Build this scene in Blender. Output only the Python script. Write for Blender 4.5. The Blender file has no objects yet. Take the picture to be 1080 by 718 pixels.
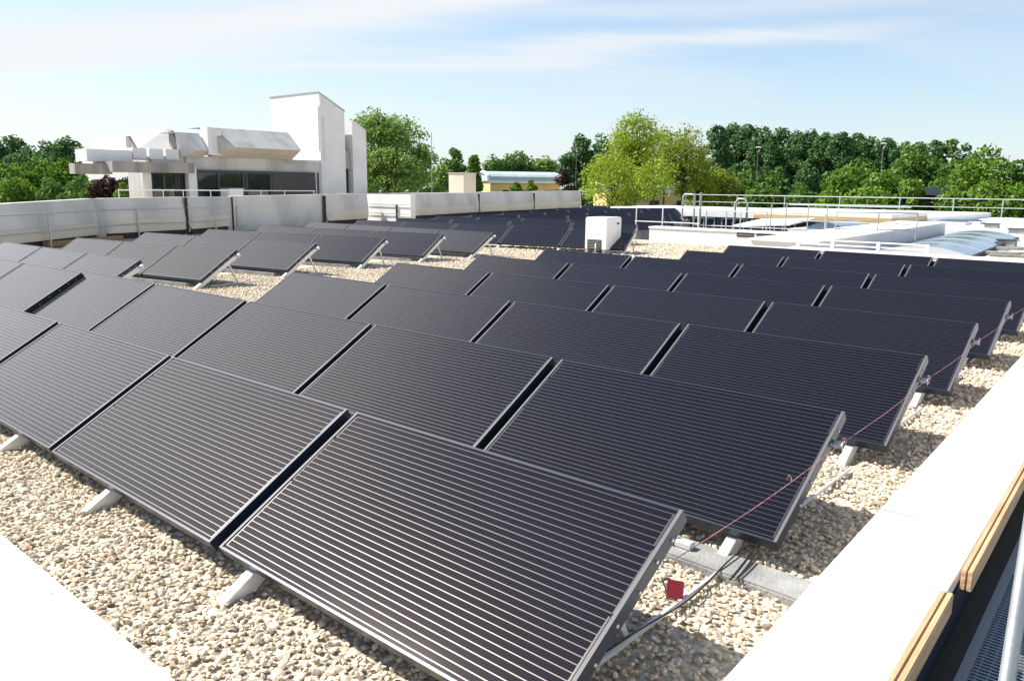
import bpy, bmesh, math, random
import numpy as np
from mathutils import Vector, Matrix

rnd = random.Random(7)
C = bpy.context.scene.collection
scene = bpy.context.scene
R = math.radians

# ------------------------------------------------------------------ camera
CAM = Vector((1.3187, -1.6348, 1.629))
RGT = Vector((0.7525822, 0.6584283, 0.0096075))
UPV = Vector((-0.1315904, 0.1360798, 0.9819197))
FWD = Vector((-0.6452163, 0.7402394, -0.1890541))
cam_d = bpy.data.cameras.new('camera')
cam = bpy.data.objects.new('camera', cam_d)
C.objects.link(cam)
cam_d.sensor_width = 36.0
cam_d.lens = 844.94 / 1080 * 36
cam_d.clip_start = 0.05
cam_d.clip_end = 5000
M = Matrix.Identity(4)
for i in range(3):
    M[i][0] = RGT[i]; M[i][1] = UPV[i]; M[i][2] = -FWD[i]; M[i][3] = CAM[i]
cam.matrix_world = M
scene.camera = cam

# ------------------------------------------------------------------ sky, sun, exposure
SUNDIR = Vector((-0.88, -0.38, 1.0)).normalized()
EXPO = 1.1
SKY_STRENGTH = 0.08
SUN_STRENGTH = 4.5
world = bpy.data.worlds.new('World')
scene.world = world
world.use_nodes = True
nt = world.node_tree
nt.nodes.clear()
def N(t, ty, **kw):
    n = t.nodes.new(ty)
    for k, v in kw.items():
        setattr(n, k, v)
    return n
def mth(t, op, a, b=None, c=None, clamp=False):
    n = t.nodes.new('ShaderNodeMath'); n.operation = op; n.use_clamp = clamp
    for i, v in enumerate((a, b, c)):
        if v is None: continue
        if isinstance(v, (int, float)): n.inputs[i].default_value = v
        else: t.links.new(v, n.inputs[i])
    return n.outputs[0]
sky = N(nt, 'ShaderNodeTexSky', sky_type='NISHITA')
sky.sun_disc = False
sky.sun_elevation = math.asin(SUNDIR.z)
sky.sun_rotation = math.atan2(SUNDIR.x, SUNDIR.y)
sky.air_density = 1.0; sky.dust_density = 0.6; sky.ozone_density = 1.4
tc = N(nt, 'ShaderNodeTexCoord')
sep = N(nt, 'ShaderNodeSeparateXYZ')
nt.links.new(tc.outputs['Generated'], sep.inputs[0])
zz = mth(nt, 'ADD', mth(nt, 'MAXIMUM', sep.outputs['Z'], 0.0), 0.10)
px = mth(nt, 'DIVIDE', sep.outputs['X'], zz)
py = mth(nt, 'DIVIDE', sep.outputs['Y'], zz)
# cirrus plane, stretched across the view
ca, sa = math.cos(R(52)), math.sin(R(52))
qx = mth(nt, 'ADD', mth(nt, 'MULTIPLY', px, ca), mth(nt, 'MULTIPLY', py, sa))
qy = mth(nt, 'SUBTRACT', mth(nt, 'MULTIPLY', py, ca), mth(nt, 'MULTIPLY', px, sa))
cmb = N(nt, 'ShaderNodeCombineXYZ')
nt.links.new(mth(nt, 'MULTIPLY', qx, 0.30), cmb.inputs[0])
nt.links.new(mth(nt, 'MULTIPLY', qy, 0.95), cmb.inputs[1])
cmb.inputs[2].default_value = 3.7
n1 = N(nt, 'ShaderNodeTexNoise'); n1.inputs['Scale'].default_value = 0.8; n1.inputs['Detail'].default_value = 7
n1.inputs['Roughness'].default_value = 0.55; n1.inputs['Distortion'].default_value = 0.7
nt.links.new(cmb.outputs[0], n1.inputs['Vector'])
# more veil towards the sun's side of the sky
veil = mth(nt, 'ADD', mth(nt, 'MULTIPLY', sep.outputs['X'], -0.20), mth(nt, 'MULTIPLY', sep.outputs['Z'], -0.16))
msk = N(nt, 'ShaderNodeMapRange'); msk.interpolation_type = 'SMOOTHSTEP'
msk.inputs['From Min'].default_value = 0.42; msk.inputs['From Max'].default_value = 0.74
nt.links.new(mth(nt, 'ADD', n1.outputs['Fac'], veil), msk.inputs['Value'])
# two long cirrus bands over the western horizon (azimuth and elevation in degrees)
az = mth(nt, 'MULTIPLY', mth(nt, 'ARCTAN2', sep.outputs['X'], sep.outputs['Y']), 57.2958)
el = mth(nt, 'MULTIPLY', mth(nt, 'ARCSINE', sep.outputs['Z']), 57.2958)
wob = mth(nt, 'MULTIPLY', mth(nt, 'SUBTRACT', n1.outputs['Fac'], 0.5), 5.0)
def band(a0, e0, slope, sig, amp, lo, hi):
    c_ = mth(nt, 'ADD', mth(nt, 'MULTIPLY', mth(nt, 'SUBTRACT', az, a0), slope), e0)
    d_ = mth(nt, 'DIVIDE', mth(nt, 'ADD', mth(nt, 'SUBTRACT', el, c_), wob), sig)
    g_ = mth(nt, 'POWER', 2.71828, mth(nt, 'MULTIPLY', mth(nt, 'MULTIPLY', d_, d_), -1.0))
    m_ = N(nt, 'ShaderNodeMapRange'); m_.interpolation_type = 'SMOOTHSTEP'
    m_.inputs['From Min'].default_value = hi + 18; m_.inputs['From Max'].default_value = hi
    nt.links.new(az, m_.inputs['Value'])
    k_ = N(nt, 'ShaderNodeMapRange'); k_.interpolation_type = 'SMOOTHSTEP'
    k_.inputs['From Min'].default_value = lo - 14; k_.inputs['From Max'].default_value = lo
    nt.links.new(az, k_.inputs['Value'])
    return mth(nt, 'MULTIPLY', mth(nt, 'MULTIPLY', mth(nt, 'MULTIPLY', g_, m_.outputs[0]), k_.outputs[0]), amp)
bands = mth(nt, 'MAXIMUM', band(-73, 7.2, .17, 1.9, .97, -140, -44), band(-50, 8.0, .055, .75, .75, -56, -26))
bands = mth(nt, 'MAXIMUM', bands, band(-40, 11.2, .02, .9, .45, -48, -22))
tint = N(nt, 'ShaderNodeMix', data_type='RGBA', blend_type='MIX')
# milky air near the horizon
hz = mth(nt, 'POWER', mth(nt, 'SUBTRACT', 1.0, mth(nt, 'MAXIMUM', sep.outputs['Z'], 0.0)), 5.0)
nt.links.new(mth(nt, 'MULTIPLY', hz, 0.50), tint.inputs['Factor'])
nt.links.new(sky.outputs[0], tint.inputs[6])
tint.inputs[7].default_value = (3.9, 4.9, 5.9, 1)
west = N(nt, 'ShaderNodeMapRange'); west.interpolation_type = 'SMOOTHSTEP'
west.inputs['From Min'].default_value = 0.965; west.inputs['From Max'].default_value = 1.0
azx = mth(nt, 'DIVIDE', mth(nt, 'MULTIPLY', sep.outputs['X'], -1.0), mth(nt, 'SQRT', mth(nt, 'SUBTRACT', 1.0001, mth(nt, 'MULTIPLY', sep.outputs['Z'], sep.outputs['Z']))))
upz = N(nt, 'ShaderNodeMapRange'); upz.interpolation_type = 'SMOOTHSTEP'
upz.inputs['From Min'].default_value = 0.40; upz.inputs['From Max'].default_value = 0.52
nt.links.new(sep.outputs['Z'], upz.inputs['Value'])
nt.links.new(mth(nt, 'ADD', azx, mth(nt, 'MULTIPLY', upz.outputs[0], 0.085)), west.inputs['Value'])
lowz = N(nt, 'ShaderNodeMapRange'); lowz.interpolation_type = 'SMOOTHSTEP'
lowz.inputs['From Min'].default_value = 0.82; lowz.inputs['From Max'].default_value = 0.60
nt.links.new(sep.outputs['Z'], lowz.inputs['Value'])
bank = mth(nt, 'MULTIPLY', west.outputs[0], lowz.outputs[0])     # bright cloud bank in the west
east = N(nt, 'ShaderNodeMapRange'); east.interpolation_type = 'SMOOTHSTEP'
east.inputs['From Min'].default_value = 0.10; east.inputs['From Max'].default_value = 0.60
nt.links.new(sep.outputs['X'], east.inputs['Value'])              # unseen white cloud added in the east as fill light for shaded walls
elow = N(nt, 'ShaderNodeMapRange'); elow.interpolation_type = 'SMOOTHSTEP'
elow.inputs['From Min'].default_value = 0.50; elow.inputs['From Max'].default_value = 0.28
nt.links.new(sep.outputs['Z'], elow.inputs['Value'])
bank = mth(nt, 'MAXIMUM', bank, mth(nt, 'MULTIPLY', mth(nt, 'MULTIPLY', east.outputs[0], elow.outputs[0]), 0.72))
ccol = N(nt, 'ShaderNodeMix', data_type='RGBA', blend_type='MIX')
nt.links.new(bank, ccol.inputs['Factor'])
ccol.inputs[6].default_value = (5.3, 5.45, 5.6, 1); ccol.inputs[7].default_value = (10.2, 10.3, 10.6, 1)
mix = N(nt, 'ShaderNodeMix', data_type='RGBA', blend_type='MIX')
cl = mth(nt, 'MULTIPLY', mth(nt, 'MULTIPLY', msk.outputs[0], 0.85), lowz.outputs[0])
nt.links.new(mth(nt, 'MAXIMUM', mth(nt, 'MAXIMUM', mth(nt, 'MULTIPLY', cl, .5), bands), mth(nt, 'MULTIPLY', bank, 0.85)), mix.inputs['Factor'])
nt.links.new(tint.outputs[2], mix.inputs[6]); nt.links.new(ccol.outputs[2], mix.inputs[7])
bg = N(nt, 'ShaderNodeBackground'); bg.inputs['Strength'].default_value = SKY_STRENGTH
out = N(nt, 'ShaderNodeOutputWorld')
nt.links.new(mix.outputs[2], bg.inputs['Color'])
nt.links.new(bg.outputs[0], out.inputs[0])

sun_d = bpy.data.lights.new('sun', 'SUN')
sun_d.energy = SUN_STRENGTH; sun_d.angle = R(0.55); sun_d.color = (1.0, 0.95, 0.87)
sun = bpy.data.objects.new('sun', sun_d); C.objects.link(sun)
sun.rotation_euler = SUNDIR.to_track_quat('Z', 'Y').to_euler()
sun.location = (0, 0, 30)
vs = scene.view_settings
vs.view_transform = 'Standard'; vs.look = 'None'; vs.exposure = EXPO; vs.gamma = 1; vs.use_curve_mapping = False

# ------------------------------------------------------------------ materials
MATS = {}
def mat(name, col, rough=0.6, metal=0.0, spec=0.5):
    m = bpy.data.materials.new(name); m.use_nodes = True
    b = m.node_tree.nodes['Principled BSDF']
    b.inputs['Base Color'].default_value = (*col, 1); b.inputs['Roughness'].default_value = rough
    b.inputs['Metallic'].default_value = metal; b.inputs['Specular IOR Level'].default_value = spec
    MATS[name] = m
    return m
def noise_col(m, c1, c2, scale=3.0, detail=6, lo=0.35, hi=0.65, coords='Object', stretch=(1, 1, 1), bump=0.0, bscale=None):
    t = m.node_tree; b = t.nodes['Principled BSDF']
    tcn = N(t, 'ShaderNodeTexCoord'); mp = N(t, 'ShaderNodeMapping'); mp.inputs['Scale'].default_value = stretch
    t.links.new(tcn.outputs[coords], mp.inputs[0])
    nz = N(t, 'ShaderNodeTexNoise'); nz.inputs['Scale'].default_value = scale; nz.inputs['Detail'].default_value = detail
    t.links.new(mp.outputs[0], nz.inputs['Vector'])
    r = N(t, 'ShaderNodeValToRGB')
    r.color_ramp.elements[0].position = lo; r.color_ramp.elements[0].color = (*c1, 1)
    r.color_ramp.elements[1].position = hi; r.color_ramp.elements[1].color = (*c2, 1)
    t.links.new(nz.outputs['Fac'], r.inputs[0]); t.links.new(r.outputs[0], b.inputs['Base Color'])
    if bump:
        n2 = N(t, 'ShaderNodeTexNoise'); n2.inputs['Scale'].default_value = bscale or scale * 6; n2.inputs['Detail'].default_value = 5
        t.links.new(tcn.outputs[coords], n2.inputs['Vector'])
        bp = N(t, 'ShaderNodeBump'); bp.inputs['Strength'].default_value = bump; bp.inputs['Distance'].default_value = 0.02
        t.links.new(n2.outputs['Fac'], bp.inputs['Height']); t.links.new(bp.outputs[0], b.inputs['Normal'])
    return m

# solar glass: fine silver contact lines, two broken bus bars
def glass_material():
    m = mat('solar_glass', (0.012, 0.012, 0.020), 0.16, 0, 0.5)
    t = m.node_tree; b = t.nodes['Principled BSDF']
    uv = N(t, 'ShaderNodeUVMap'); uv.uv_map = 'UV'
    s = N(t, 'ShaderNodeSeparateXYZ'); t.links.new(uv.outputs[0], s.inputs[0])
    U, V = s.outputs[0], s.outputs[1]
    v0, v1, nl = 0.030, 0.970, 29
    f = mth(t, 'MULTIPLY', mth(t, 'SUBTRACT', V, v0), nl / (v1 - v0))
    fr = mth(t, 'ABSOLUTE', mth(t, 'SUBTRACT', mth(t, 'FRACT', mth(t, 'ADD', f, 0.5)), 0.5))
    line = mth(t, 'LESS_THAN', fr, 0.060)
    inx = mth(t, 'LESS_THAN', mth(t, 'ABSOLUTE', mth(t, 'SUBTRACT', U, 0.5)), 0.4875)
    iny = mth(t, 'LESS_THAN', mth(t, 'ABSOLUTE', mth(t, 'SUBTRACT', V, 0.5)), 0.473)
    line = mth(t, 'MULTIPLY', mth(t, 'MULTIPLY', line, inx), iny)
    # bus bars: three staggered pieces at each end
    seg = mth(t, 'SUBTRACT', mth(t, 'GREATER_THAN', V, 0.485), mth(t, 'GREATER_THAN', V, 0.80))
    off = mth(t, 'MULTIPLY', seg, 0.0030)
    d = mth(t, 'SUBTRACT', mth(t, 'SUBTRACT', mth(t, 'ABSOLUTE', mth(t, 'SUBTRACT', U, 0.5)), 0.4860), off)
    bar = mth(t, 'LESS_THAN', mth(t, 'ABSOLUTE', d), 0.0021)
    bar = mth(t, 'MULTIPLY', bar, iny)
    for br in (0.477, 0.797):
        bar = mth(t, 'MULTIPLY', bar, mth(t, 'GREATER_THAN', mth(t, 'ABSOLUTE', mth(t, 'SUBTRACT', V, br)), 0.008))
    msk = mth(t, 'MAXIMUM', line, bar)
    oi = N(t, 'ShaderNodeObjectInfo')
    dark = N(t, 'ShaderNodeMix', data_type='RGBA')
    t.links.new(oi.outputs['Random'], dark.inputs['Factor'])
    dark.inputs[6].default_value = (0.0045, 0.0045, 0.008, 1); dark.inputs[7].default_value = (0.008, 0.0065, 0.011, 1)
    cm = N(t, 'ShaderNodeMix', data_type='RGBA')
    t.links.new(msk, cm.inputs['Factor']); t.links.new(dark.outputs[2], cm.inputs[6])
    cm.inputs[7].default_value = (0.035, 0.035, 0.038, 1)
    t.links.new(cm.outputs[2], b.inputs['Base Color'])
    # dust film: slightly uneven gloss
    tcn = N(t, 'ShaderNodeTexCoord')
    nz = N(t, 'ShaderNodeTexNoise'); nz.inputs['Scale'].default_value = 2.2; nz.inputs['Detail'].default_value = 6
    t.links.new(tcn.outputs['Object'], nz.inputs['Vector'])
    rr = mth(t, 'ADD', mth(t, 'MULTIPLY', nz.outputs['Fac'], 0.03), 0.07)
    t.links.new(mth(t, 'ADD', rr, mth(t, 'MULTIPLY', msk, 0.23)), b.inputs['Roughness'])
    t.links.new(mth(t, 'ADD', mth(t, 'MULTIPLY', msk, 0.28), 0.5), b.inputs['Specular IOR Level'])
    b.inputs['IOR'].default_value = 1.46
    b.inputs['Specular Tint'].default_value = (1.0, 0.90, 0.84, 1)
    return m
glass_material()
m = mat('anodised_frame', (0.026, 0.034, 0.052), 0.36, 0.25, 0.35); 
m = mat('trim_grey', (0.11, 0.113, 0.12), 0.5, 0, .3)
m = mat('rail_aluminium', (0.66, 0.66, 0.65), 0.42, 0.35)
m = mat('bright_clip', (0.62, 0.62, 0.60), 0.4, 0.3)
m = mat('white_coping', (0.80, 0.79, 0.775), 0.45); noise_col(m, (0.70, 0.69, 0.67), (0.80, 0.79, 0.78), 1.6, 8, 0.25, 0.6, bump=0.06, bscale=60)
def specks(m, scale, thr, col):
    t = m.node_tree; b = t.nodes['Principled BSDF']; src = b.inputs['Base Color'].links[0].from_socket
    tcn = N(t, 'ShaderNodeTexCoord'); vo = N(t, 'ShaderNodeTexVoronoi'); vo.inputs['Scale'].default_value = scale
    nz = N(t, 'ShaderNodeTexNoise'); nz.inputs['Scale'].default_value = scale * 4
    add = N(t, 'ShaderNodeVectorMath', operation='MULTIPLY_ADD'); add.inputs[1].default_value = (.012, .012, .012)
    t.links.new(nz.outputs['Color'], add.inputs[0]); t.links.new(tcn.outputs['Object'], add.inputs[2]); t.links.new(add.outputs[0], vo.inputs['Vector'])
    sc = N(t, 'ShaderNodeSeparateColor'); t.links.new(vo.outputs['Color'], sc.inputs[0])
    f = mth(t, 'MULTIPLY', mth(t, 'LESS_THAN', vo.outputs['Distance'], thr), mth(t, 'GREATER_THAN', sc.outputs[0], 0.72))
    mx = N(t, 'ShaderNodeMix', data_type='RGBA'); t.links.new(mth(t, 'MULTIPLY', f, 0.8), mx.inputs['Factor']); t.links.new(src, mx.inputs[6]); mx.inputs[7].default_value = (*col, 1)
    t.links.new(mx.outputs[2], b.inputs['Base Color'])
specks(m, 5.0, 0.045, (0.16, 0.12, 0.08))
m = mat('white_render', (0.8, 0.79, 0.77), 0.6); noise_col(m, (0.64, 0.63, 0.61), (0.73, 0.72, 0.705), 0.9, 8, 0.25, 0.6, bump=0.1, bscale=30)
m = mat('white_paint', (0.8, 0.8, 0.8), 0.4)
m = mat('white_steel', (0.80, 0.80, 0.80), 0.4)
m = mat('galvanised', (0.42, 0.45, 0.44), 0.45, 0.4)
m = mat('grey_concrete', (0.5, 0.49, 0.46), 0.85)
noise_col(m, (0.40, 0.388, 0.36), (0.60, 0.59, 0.565), 0.7, 10, 0.33, 0.6, stretch=(1, 1, 0.45), bump=0.25, bscale=14)
m = mat('beige_and_bounce_concrete', (0.60, 0.56, 0.48), 0.85); noise_col(m, (0.58, 0.52, 0.42), (0.70, 0.64, 0.53), 0.6, 8, 0.3, 0.65, bump=0.15, bscale=14)  # gravel bounce light painted in for wall feet and soffits; roof box is cream
m = mat('pale_concrete', (0.66, 0.64, 0.6), 0.8); noise_col(m, (0.33, 0.315, 0.285), (0.54, 0.53, 0.505), 0.55, 10, 0.3, 0.55, stretch=(1.6, 1.6, 0.35), bump=0.12, bscale=10)
m = mat('stained_concrete', (0.4, 0.39, 0.36), 0.85); noise_col(m, (0.18, 0.168, 0.15), (0.33, 0.315, 0.29), 0.8, 10, 0.3, 0.6, stretch=(2, 2, 0.3), bump=0.12, bscale=10)
m = mat('ballast_concrete', (0.35, 0.35, 0.34), 0.9); noise_col(m, (0.20, 0.20, 0.19), (0.31, 0.31, 0.295), 6, 8, bump=0.4, bscale=60)
m = mat('dark_gap', (0.03, 0.028, 0.026), 0.8)
m = mat('wood_lining', (0.30, 0.17, 0.08), 0.7)
m = mat('dark_sheet', (0.014, 0.018, 0.034), 0.6, 0, .2)
m = mat('window_glass', (0.02, 0.025, 0.025), 0.03, 0, 0.7)
m = mat('window_frame', (0.02, 0.02, 0.022), 0.4)
m = mat('teal_facade', (0.05, 0.07, 0.075), 0.25)
m = mat('yellow_render', (0.72, 0.50, 0.22), 0.75); noise_col(m, (0.66, 0.45, 0.19), (0.75, 0.53, 0.25), 0.6, 6)
m = mat('yellow_wood', (0.62, 0.42, 0.20), 0.65); noise_col(m, (0.52, 0.34, 0.14), (0.68, 0.48, 0.24), 2, 6, stretch=(0.4, 6, 6))
m = mat('plank_wood', (0.55, 0.34, 0.16), 0.6); noise_col(m, (0.42, 0.26, 0.13), (0.62, 0.43, 0.25), 5, 8, 0.3, 0.7, stretch=(9, 0.6, 9), bump=0.2, bscale=50)
m = mat('plank_dark', (0.28, 0.12, 0.04), 0.6)
m = mat('metal_roof', (0.50, 0.60, 0.60), 0.5, 0.1); noise_col(m, (0.34, 0.42, 0.42), (0.46, 0.53, 0.53), 0.5, 5)
m = mat('skylight_glazing', (0.20, 0.26, 0.35), 0.12, 0.55)
m = mat('skylight_rib', (0.66, 0.70, 0.74), 0.3, 0.5)
m = mat('grating', (0.34, 0.37, 0.41), 0.4, 0.7)
m = mat('pole_metal', (0.52, 0.54, 0.55), 0.36, 0.55); noise_col(m, (0.24, 0.255, 0.26), (0.36, 0.375, 0.38), 6, 6, bump=0.05, bscale=80)
m = mat('red_plastic', (0.16, 0.008, 0.016), 0.45)
m = mat('black_rubber', (0.015, 0.015, 0.016), 0.5)
m = mat('pink_cord', (0.55, 0.20, 0.25), 0.7); noise_col(m, (0.26, 0.07, 0.11), (0.45, 0.22, 0.24), 30, 3)
m = mat('bark', (0.07, 0.05, 0.035), 0.9)
m = mat('far_road', (0.06, 0.06, 0.06), 0.9)
m = mat('grass', (0.05, 0.09, 0.025), 0.95); noise_col(m, (0.035, 0.07, 0.018), (0.07, 0.11, 0.035), 0.2, 6)

def gravel_sheet_material():
    m = mat('gravel_sheet', (0.4, 0.36, 0.3), 0.95)
    t = m.node_tree; b = t.nodes['Principled BSDF']
    tcn = N(t, 'ShaderNodeTexCoord')
    vo = N(t, 'ShaderNodeTexVoronoi'); vo.inputs['Scale'].default_value = 22
    t.links.new(tcn.outputs['Object'], vo.inputs['Vector'])
    nz = N(t, 'ShaderNodeTexNoise'); nz.inputs['Scale'].default_value = 0.6; nz.inputs['Detail'].default_value = 5
    t.links.new(tcn.outputs['Object'], nz.inputs['Vector'])
    s = N(t, 'ShaderNodeSeparateColor'); t.links.new(vo.outputs['Color'], s.inputs[0])
    v = mth(t, 'ADD', mth(t, 'MULTIPLY', s.outputs[0], 0.6), mth(t, 'MULTIPLY', nz.outputs['Fac'], 0.4))
    r = N(t, 'ShaderNodeValToRGB'); e = r.color_ramp.elements
    e[0].position = 0.1; e[0].color = (0.30, 0.25, 0.19, 1); e[1].position = 0.8; e[1].color = (0.66, 0.57, 0.44, 1)
    t.links.new(v, r.inputs[0]); t.links.new(r.outputs[0], b.inputs['Base Color'])
    bp = N(t, 'ShaderNodeBump'); bp.inputs['Strength'].default_value = 0.9; bp.inputs['Distance'].default_value = 0.03
    bp.invert = True
    t.links.new(vo.outputs['Distance'], bp.inputs['Height']); t.links.new(bp.outputs[0], b.inputs['Normal'])
gravel_sheet_material()
def pebble_material():
    m = mat('pebble', (0.45, 0.4, 0.33), 0.85)
    t = m.node_tree; b = t.nodes['Principled BSDF']
    at = N(t, 'ShaderNodeAttribute'); at.attribute_name = 'tone'
    r = N(t, 'ShaderNodeValToRGB'); cr = r.color_ramp
    cr.interpolation = 'LINEAR'
    pts = [(0.0, (0.22, 0.17, 0.12)), (0.10, (0.42, 0.34, 0.25)), (0.22, (0.38, 0.32, 0.24)), (0.45, (0.60, 0.515, 0.385)),
           (0.75, (0.68, 0.60, 0.46)), (0.93, (0.73, 0.66, 0.55)), (1.0, (0.46, 0.29, 0.17))]
    cr.elements[0].position = pts[0][0]; cr.elements[0].color = (*pts[0][1], 1)
    cr.elements[1].position = pts[-1][0]; cr.elements[1].color = (*pts[-1][1], 1)
    for p_, c_ in pts[1:-1]:
        e = cr.elements.new(p_); e.color = (*c_, 1)
    t.links.new(at.outputs['Fac'], r.inputs[0])
    tcn = N(t, 'ShaderNodeTexCoord')
    nz = N(t, 'ShaderNodeTexNoise'); nz.inputs['Scale'].default_value = 70; nz.inputs['Detail'].default_value = 5
    t.links.new(tcn.outputs['Object'], nz.inputs['Vector'])
    mx = N(t, 'ShaderNodeMix', data_type='RGBA', blend_type='MULTIPLY'); mx.inputs['Factor'].default_value = 0.5
    cc = N(t, 'ShaderNodeValToRGB'); cc.color_ramp.elements[0].position = 0.3; cc.color_ramp.elements[0].color = (0.55, 0.52, 0.48, 1)
    cc.color_ramp.elements[1].position = 0.6; cc.color_ramp.elements[1].color = (1.05, 1.03, 1.0, 1)
    t.links.new(nz.outputs['Fac'], cc.inputs[0])
    t.links.new(r.outputs[0], mx.inputs[6]); t.links.new(cc.outputs[0], mx.inputs[7])
    t.links.new(mx.outputs[2], b.inputs['Base Color'])
    bp = N(t, 'ShaderNodeBump'); bp.inputs['Strength'].default_value = 0.35; bp.inputs['Distance'].default_value = 0.004
    t.links.new(nz.outputs['Fac'], bp.inputs['Height']); t.links.new(bp.outputs[0], b.inputs['Normal'])
pebble_material()

def leaf_mat(name, c1, c2, trans=0.35):
    m = bpy.data.materials.new(name); m.use_nodes = True
    t = m.node_tree; t.nodes.clear()
    o = N(t, 'ShaderNodeOutputMaterial')
    at = N(t, 'ShaderNodeAttribute'); at.attribute_name = 'tone'
    mx = N(t, 'ShaderNodeMix', data_type='RGBA')
    t.links.new(at.outputs['Fac'], mx.inputs['Factor'])
    mx.inputs[6].default_value = (*c1, 1); mx.inputs[7].default_value = (*c2, 1)
    d = N(t, 'ShaderNodeBsdfDiffuse'); tr = N(t, 'ShaderNodeBsdfTranslucent')
    t.links.new(mx.outputs[2], d.inputs[0]); t.links.new(mx.outputs[2], tr.inputs[0])
    g = N(t, 'ShaderNodeBsdfGlossy'); g.inputs['Roughness'].default_value = 0.5
    g.inputs[0].default_value = (0.3, 0.32, 0.3, 1)
    ms = N(t, 'ShaderNodeMixShader'); ms.inputs[0].default_value = trans
    t.links.new(d.outputs[0], ms.inputs[1]); t.links.new(tr.outputs[0], ms.inputs[2])
    m2 = N(t, 'ShaderNodeMixShader'); m2.inputs[0].default_value = 0.04
    t.links.new(ms.outputs[0], m2.inputs[1]); t.links.new(g.outputs[0], m2.inputs[2])
    t.links.new(m2.outputs[0], o.inputs[0])
    MATS[name] = m
leaf_mat('leaf_bright', (0.085, 0.17, 0.018), (0.19, 0.31, 0.04))
leaf_mat('leaf_mid', (0.075, 0.155, 0.026), (0.15, 0.255, 0.05))
leaf_mat('leaf_dark', (0.055, 0.13, 0.04), (0.115, 0.215, 0.072))
leaf_mat('leaf_willow', (0.20, 0.30, 0.02), (0.34, 0.44, 0.05))
leaf_mat('leaf_olive', (0.19, 0.25, 0.03), (0.31, 0.37, 0.06))
leaf_mat('leaf_purple', (0.035, 0.016, 0.018), (0.08, 0.035, 0.032), 0.2)
leaf_mat('leaf_pale', (0.15, 0.26, 0.05), (0.29, 0.41, 0.10))

# ------------------------------------------------------------------ mesh helpers
class MB:
    def __init__(s): s.v = []; s.f = []; s.uv = None
    def quad8(s, b, t):                       # bottom ring, top ring (same order, counter-clockwise from above)
        o = len(s.v); n = len(b)
        s.v += [tuple(p) for p in b] + [tuple(p) for p in t]
        s.f.append(tuple(o + i for i in reversed(range(n)))); s.f.append(tuple(o + n + i for i in range(n)))
        for i in range(n):
            j = (i + 1) % n
            s.f.append((o + i, o + j, o + n + j, o + n + i))
        return s
    def box(s, lo, hi):
        x0, y0, z0 = lo; x1, y1, z1 = hi
        return s.quad8([(x0, y0, z0), (x1, y0, z0), (x1, y1, z0), (x0, y1, z0)], [(x0, y0, z1), (x1, y0, z1), (x1, y1, z1), (x0, y1, z1)])
    def beam(s, a, b, w, h, up=(0, 0, 1)):     # rectangular bar from a to b
        a = Vector(a); b = Vector(b); d = (b - a).normalized(); up = Vector(up)
        x = d.cross(up)
        if x.length < 1e-5: x = d.cross(Vector((1, 0, 0)))
        x.normalize(); y = x.cross(d)
        q = [(-w / 2, -h / 2), (w / 2, -h / 2), (w / 2, h / 2), (-w / 2, h / 2)]
        return s.quad8([a + x * i + y * j for i, j in reversed(q)], [b + x * i + y * j for i, j in reversed(q)])
    def tube(s, pts, r, n=8, cap=True):
        pts = [Vector(p) for p in pts]; rings = []
        rr = r if isinstance(r, (list, tuple)) else [r] * len(pts)
        prev = None
        for i, p in enumerate(pts):
            d = (pts[min(i + 1, len(pts) - 1)] - pts[max(i - 1, 0)]).normalized()
            if prev is None:
                x = d.cross(Vector((0, 0, 1)))
                if x.length < 1e-4: x = d.cross(Vector((0, 1, 0)))
            else:
                x = prev - d * prev.dot(d)
            x.normalize(); prev = x; y = d.cross(x)
            o = len(s.v)
            for k in range(n):
                a = 2 * math.pi * k / n
                s.v.append(tuple(p + (x * math.cos(a) + y * math.sin(a)) * rr[i]))
            rings.append(o)
        for a, b in zip(rings, rings[1:]):
            for k in range(n):
                j = (k + 1) % n
                s.f.append((a + k, a + j, b + j, b + k))
        if cap:
            s.f.append(tuple(rings[0] + k for k in reversed(range(n)))); s.f.append(tuple(rings[-1] + k for k in range(n)))
        return s
    def poly(s, pts):
        o = len(s.v); s.v += [tuple(p) for p in pts]; s.f.append(tuple(range(o, o + len(pts)))); return s
    def build(s, name, m, parent=None, bevel=0.0, smooth=False, origin=None):
        me = bpy.data.meshes.new(name)
        vv = s.v
        if origin is not None:
            vv = [(a[0] - origin[0], a[1] - origin[1], a[2] - origin[2]) for a in s.v]
        me.from_pydata(vv, [], s.f); me.update()
        bm = bmesh.new(); bm.from_mesh(me); bmesh.ops.recalc_face_normals(bm, faces=bm.faces)
        if bevel:
            bmesh.ops.bevel(bm, geom=list(bm.edges), offset=bevel, segments=2, affect='EDGES', clamp_overlap=True)
        bm.to_mesh(me); bm.free()
        me.materials.append(MATS[m] if isinstance(m, str) else m)
        if smooth:
            me.polygons.foreach_set('use_smooth', [True] * len(me.polygons))
        o = bpy.data.objects.new(name, me); C.objects.link(o)
        if origin is not None and parent is None: o.location = origin
        if parent is not None: o.parent = parent
        return o

def tag(o, label=None, cat=None, group=None, kind=None):
    if label: o['label'] = label
    if cat: o['category'] = cat
    if group: o['group'] = group
    if kind: o['kind'] = kind
    return o
def empty(name, loc=(0, 0, 0), rz=0.0, label=None, cat=None, group=None):
    o = bpy.data.objects.new(name, None); C.objects.link(o); o.empty_display_size = 0.2
    o.location = loc; o.rotation_euler = (0, 0, rz)
    return tag(o, label, cat, group)
def kids(o): return [c for c in C.objects if c.parent == o]
def dup(o, parent=None):
    c = o.copy(); C.objects.link(c); c.parent = parent
    for ch in kids(o): dup(ch, c)
    return c

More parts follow.
